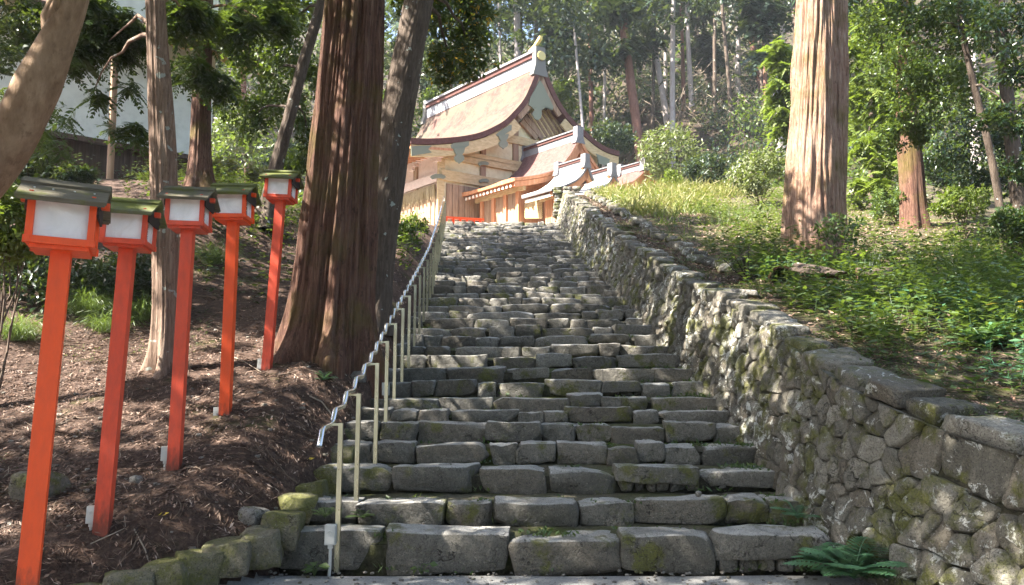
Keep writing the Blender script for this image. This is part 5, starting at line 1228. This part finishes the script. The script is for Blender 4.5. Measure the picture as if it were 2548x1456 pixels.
def leafy(name, label, p, n, L, seed, mat='leaf_herb', h=.12, cat='plant'):
    root = empty(name, p); tag(root, label, cat); r = np.random.RandomState(seed); a = Acc(); st = Acc()
    for k in range(n):
        ang = k*2.4+r.rand(); q = np.array(p)+[math.cos(ang)*h*.6*r.rand(), math.sin(ang)*h*.6*r.rand(), h*r.uniform(.3, 1.1)]; st.tube([p, (np.array(p)+q)/2+[0, 0, .02], q], .003, 4, 0, False)
        leaf_quads(a, q[None], np.array([[math.cos(ang), math.sin(ang), -.15]]), np.array([[0, 0, 1.]])+r.normal(size=(1, 3))*.3, L*r.uniform(.7, 1.2), L*.75)
    place(root, st.obj('stems', M['leaf_herb'], None), a.obj('leaves', M[mat])); return root
leafy('seedling', 'round-leaved seedling at the foot of the first handrail post', np.array([-1.62, 6.3, .0]), 12, .085, 1)
leafy('seedling', 'round-leaved seedling against the middle of the lowest step', np.array([-.75, 6.36, .0]), 7, .07, 2)
leafy('yellow_leaf_plant', 'plant with big yellow leaves at the right edge of the bank', np.array([5.35, 7.9, Hs(5.35, 7.9)+.1]), 3, .13, 3, 'leaf_yellow', .3)
leafy('sapling', 'yellow-green sapling in the middle of the undergrowth', np.array([5.5, 11.3, Hs(5.5, 11.3)]), 22, .13, 4, 'leaf_bright', .6)
leafy('sapling', 'dark-stemmed sapling standing above the undergrowth at the right', np.array([7.2, 11.8, Hs(7.2, 11.8)]), 30, .12, 5, 'leaf_herb', .8)
def tuft(label, px, py, n, L, seed, dx=None):
    g = G(px, py) if dx is None else np.array([dx[0], dx[1], Hs(*dx)]); r = np.random.RandomState(seed); a = Acc(); b = np.tile(g, (n, 1))+r.normal(size=(n, 3))*[.09, .09, 0]; d = unit(r.normal(size=(n, 3))*[.6, .6, 0]+[0, 0, 1.]); h = L*r.uniform(.5, 1.2, n)
    leaf_quads(a, b, d, rdir(r, n), h*.6, .009); t = b+d*(h*.5)[:, None]; d2 = unit(d*[1.6, 1.6, .3]); leaf_quads(a, t, d2, rdir(r, n)*.3+[0, 0, 1.], h*.45, .008); leaf_quads(a, t+d2*(h*.36)[:, None], d2+[0, 0, -.9], rdir(r, n), h*.3, .007)
    o = a.obj('grass_tuft', M['leaf_grass']); tag(o, label, 'grass tuft', 'grass tufts on the lantern bank')
tuft('grass tuft between the third and fourth lantern posts', 528, 660, 420, .62, 1)
tuft('bushy grass tuft between the second lantern and the cypress trunk', 352, 800, 520, .55, 2)
tuft('grass tuft behind the nearest lantern post, before the dark bush', 215, 790, 460, .55, 3)
tuft('low grass tuft at the left edge under the dark bush', 40, 850, 420, .5, 4)
tuft('spreading grass tuft at the foot of the bushy one', 270, 830, 320, .45, 5)
def rock(label, p, s, seed, mat='field_stone', sink=.3, name='rock'):
    a = Acc(); r = np.random.RandomState(seed); stone(a, r, np.array(p)+[0, 0, s[2]*(.5-sink)], s, r.rand()*3, (9, 8, 7), min(s)*.42, min(s)*.12, .25, .2); o = a.obj(name, M[mat], None, True); tag(o, label, 'rock')
rock('pale grey rock lying on the litter near the kerb', G(632, 1295), (.26, .2, .16), 1)
rock('mossy boulder behind the nearest lantern post', G(95, 1235), (.46, .36, .30), 2, 'mossy_rock')
rock('small brownish stone between the second and third lantern posts', G(338, 1200), (.13, .1, .09), 3)
rock('pale stone at the foot of the giant cedar beside the handrail', on_ground((-2.05, 9.9, 0), 0), (.22, .18, .16), 4)
rock('white pebble on the second tread', P(1738, 1232, 7.05), (.05, .045, .05), 5)
rock('flat grey slab lying before the hollow log on the bank', G(1850, 740)+[0, 0, .02], (.42, .3, .10), 6)
# sticks and a root on the left bank
def stick(label, pts, rad, mat='twig_pale', name='stick'):
    a = Acc(); p = np.array([G(x, y)+[0, 0, .02+.03*(k % 2)] for k, (x, y) in enumerate(pts)]); a.tube(p, np.linspace(rad, rad*.6, len(p)), 7); o = a.obj(name, M[mat], None, True); tag(o, label, 'stick')
stick('bent pale root beside the nearest lantern post', [(100, 1262), (104, 1300), (92, 1340), (96, 1390), (88, 1450)], .012)
stick('thin curved twig on the litter right of the second lantern', [(225, 1360), (280, 1345), (312, 1320), (308, 1300)], .005)
stick('straight twig lying by the giant cedar foot', [(545, 880), (600, 905), (650, 930)], .007)
stick('dry branch lying near the cedar and handrail', [(770, 990), (800, 1010), (828, 1040)], .010)
for k, (x, y) in enumerate([(396, 1290), (765, 1150), (600, 1372)]):
    a = Acc(); g = G(x, y)+[0, 0, .02]; leaf_quads(a, g[None], [[.8, .3, .25]], [[-.3, -.6, 1]], .075, .05); leaf_quads(a, g[None]+[0, 0, .004], [[.5, -.5, .35]], [[0, -.6, 1]], .06, .04)
    o = a.obj('fallen_leaf', M['leaf_yellow']); tag(o, ['yellow leaf lying in front of the second lantern', 'yellow leaf lying near the handrail start', 'yellow leaf lying by the kerb'][k], 'leaf', 'yellow leaves on the litter')
# hollow log, bark slabs and a dead shrub on the right bank
def bark_slab(name, label, c, L, rad, arc0, arc1, yaw, pitch, th=.02, cat='log'):
    a = Acc(); t = np.linspace(-L/2, L/2, 14); an = np.linspace(arc0, arc1, 22); full = arc1-arc0 > 6.2
    Rm = np.array(Matrix.Rotation(yaw, 3, 'Z')@Matrix.Rotation(pitch, 3, 'Y'))
    def sh(rr, k): return np.array([[(x, (rr+.02*vnoise(np.array([[x*4, q*2, k]]), 5)[0])*math.cos(q), (rr+.02*vnoise(np.array([[x*4, q*2, k]]), 6)[0])*math.sin(q)) for q in an] for x in t])@Rm.T+c
    O, I = sh(rad, 1.), sh(rad-th, 1.)
    a.grid(O, 0); a.grid(I[::-1], 1); a.grid(np.stack([O[0], I[0]]), 1); a.grid(np.stack([I[-1], O[-1]]), 1)
    a.grid(np.stack([I[:, 0], O[:, 0]]), 1); a.grid(np.stack([O[:, -1], I[:, -1]]), 1)
    o = a.obj(name, [M['bark_grey'], M['bark_cedar']], None, True); tag(o, label, cat)
lg = G(1945, 705)
bark_slab('hollow_log', 'hollow log end lying open towards the stair on the bank', lg+[.1, .15, .10], .62, .20, 0, 6.2832, math.radians(-118), .1, .035)
bark_slab('bark_slab', 'curved grey bark slab leaning against the hollow log', lg+[.35, -.35, .0], .6, .24, .3, 2.7, math.radians(-60), .25)
bark_slab('bark_slab', 'narrow bark slab sliding down in front of the hollow log', lg+[.35, -.95, -.05], .55, .14, .3, 2.6, math.radians(-75), .3)
bark_slab('log', 'short cut log with reddish end among the undergrowth', lg+[1.25, -.5, .06], .5, .12, 0, 6.2832, math.radians(-15), 0, .11)
g = G(1862, 700); root = empty('dead_shrub', g); tag(root, 'dead dark shrub with bare twigs on the bank before the sunlit cedar', 'shrub'); r = np.random.RandomState(8); a = Acc()
for k in range(9):
    e = g+np.array([r.uniform(-.5, .15), r.uniform(-.2, .2), r.uniform(.35, .75)]); limbs(a, r, [g], [e], .012, 0, -.05, 5)
    for q in range(5): m = g+(e-g)*r.uniform(.5, .95); limbs(a, r, [m], [m+r.normal(size=3)*[.12, .1, .1]], .005, 0, 0, 4)
place(root, a.obj('twigs', M['dark_wood'], None, True))
g = G(1915, 340, 20); a = Acc(); r = np.random.RandomState(9); root = empty('dead_shrub', g); tag(root, 'leafless pinkish sapling behind the pale bush', 'shrub')
for k in range(4):
    e = g+np.array([r.uniform(-.3, .3), 0, r.uniform(1.4, 2.4)]); limbs(a, r, [g], [e], .035, 0, 0, 5)
    for q in range(8): m = g+(e-g)*r.uniform(.4, .95); limbs(a, r, [m], [m+r.normal(size=3)*[.5, .3, .3]], .015, 0, 0, 4)
place(root, a.obj('twigs', M['twig_pale'], None, True))
# ------------------------------------------------------------------ the thin air of the valley, which pales the far slope
a = Acc(); a.box((5, 80, 48), (340, 320, 104)); hz = a.obj('haze', None); hz.data.materials.clear()
hm = bpy.data.materials.new('haze'); hm.use_nodes = True; hm.node_tree.nodes.clear()
vo = hm.node_tree.nodes.new('ShaderNodeVolumePrincipled'); vo.inputs['Density'].default_value = .0005; vo.inputs['Color'].default_value = (.86, .92, 1, 1); vo.inputs['Anisotropy'].default_value = .2
ho = hm.node_tree.nodes.new('ShaderNodeOutputMaterial'); hm.node_tree.links.new(vo.outputs[0], ho.inputs['Volume']); hz.data.materials.append(hm)
tag(hz, None, None, kind='stuff')
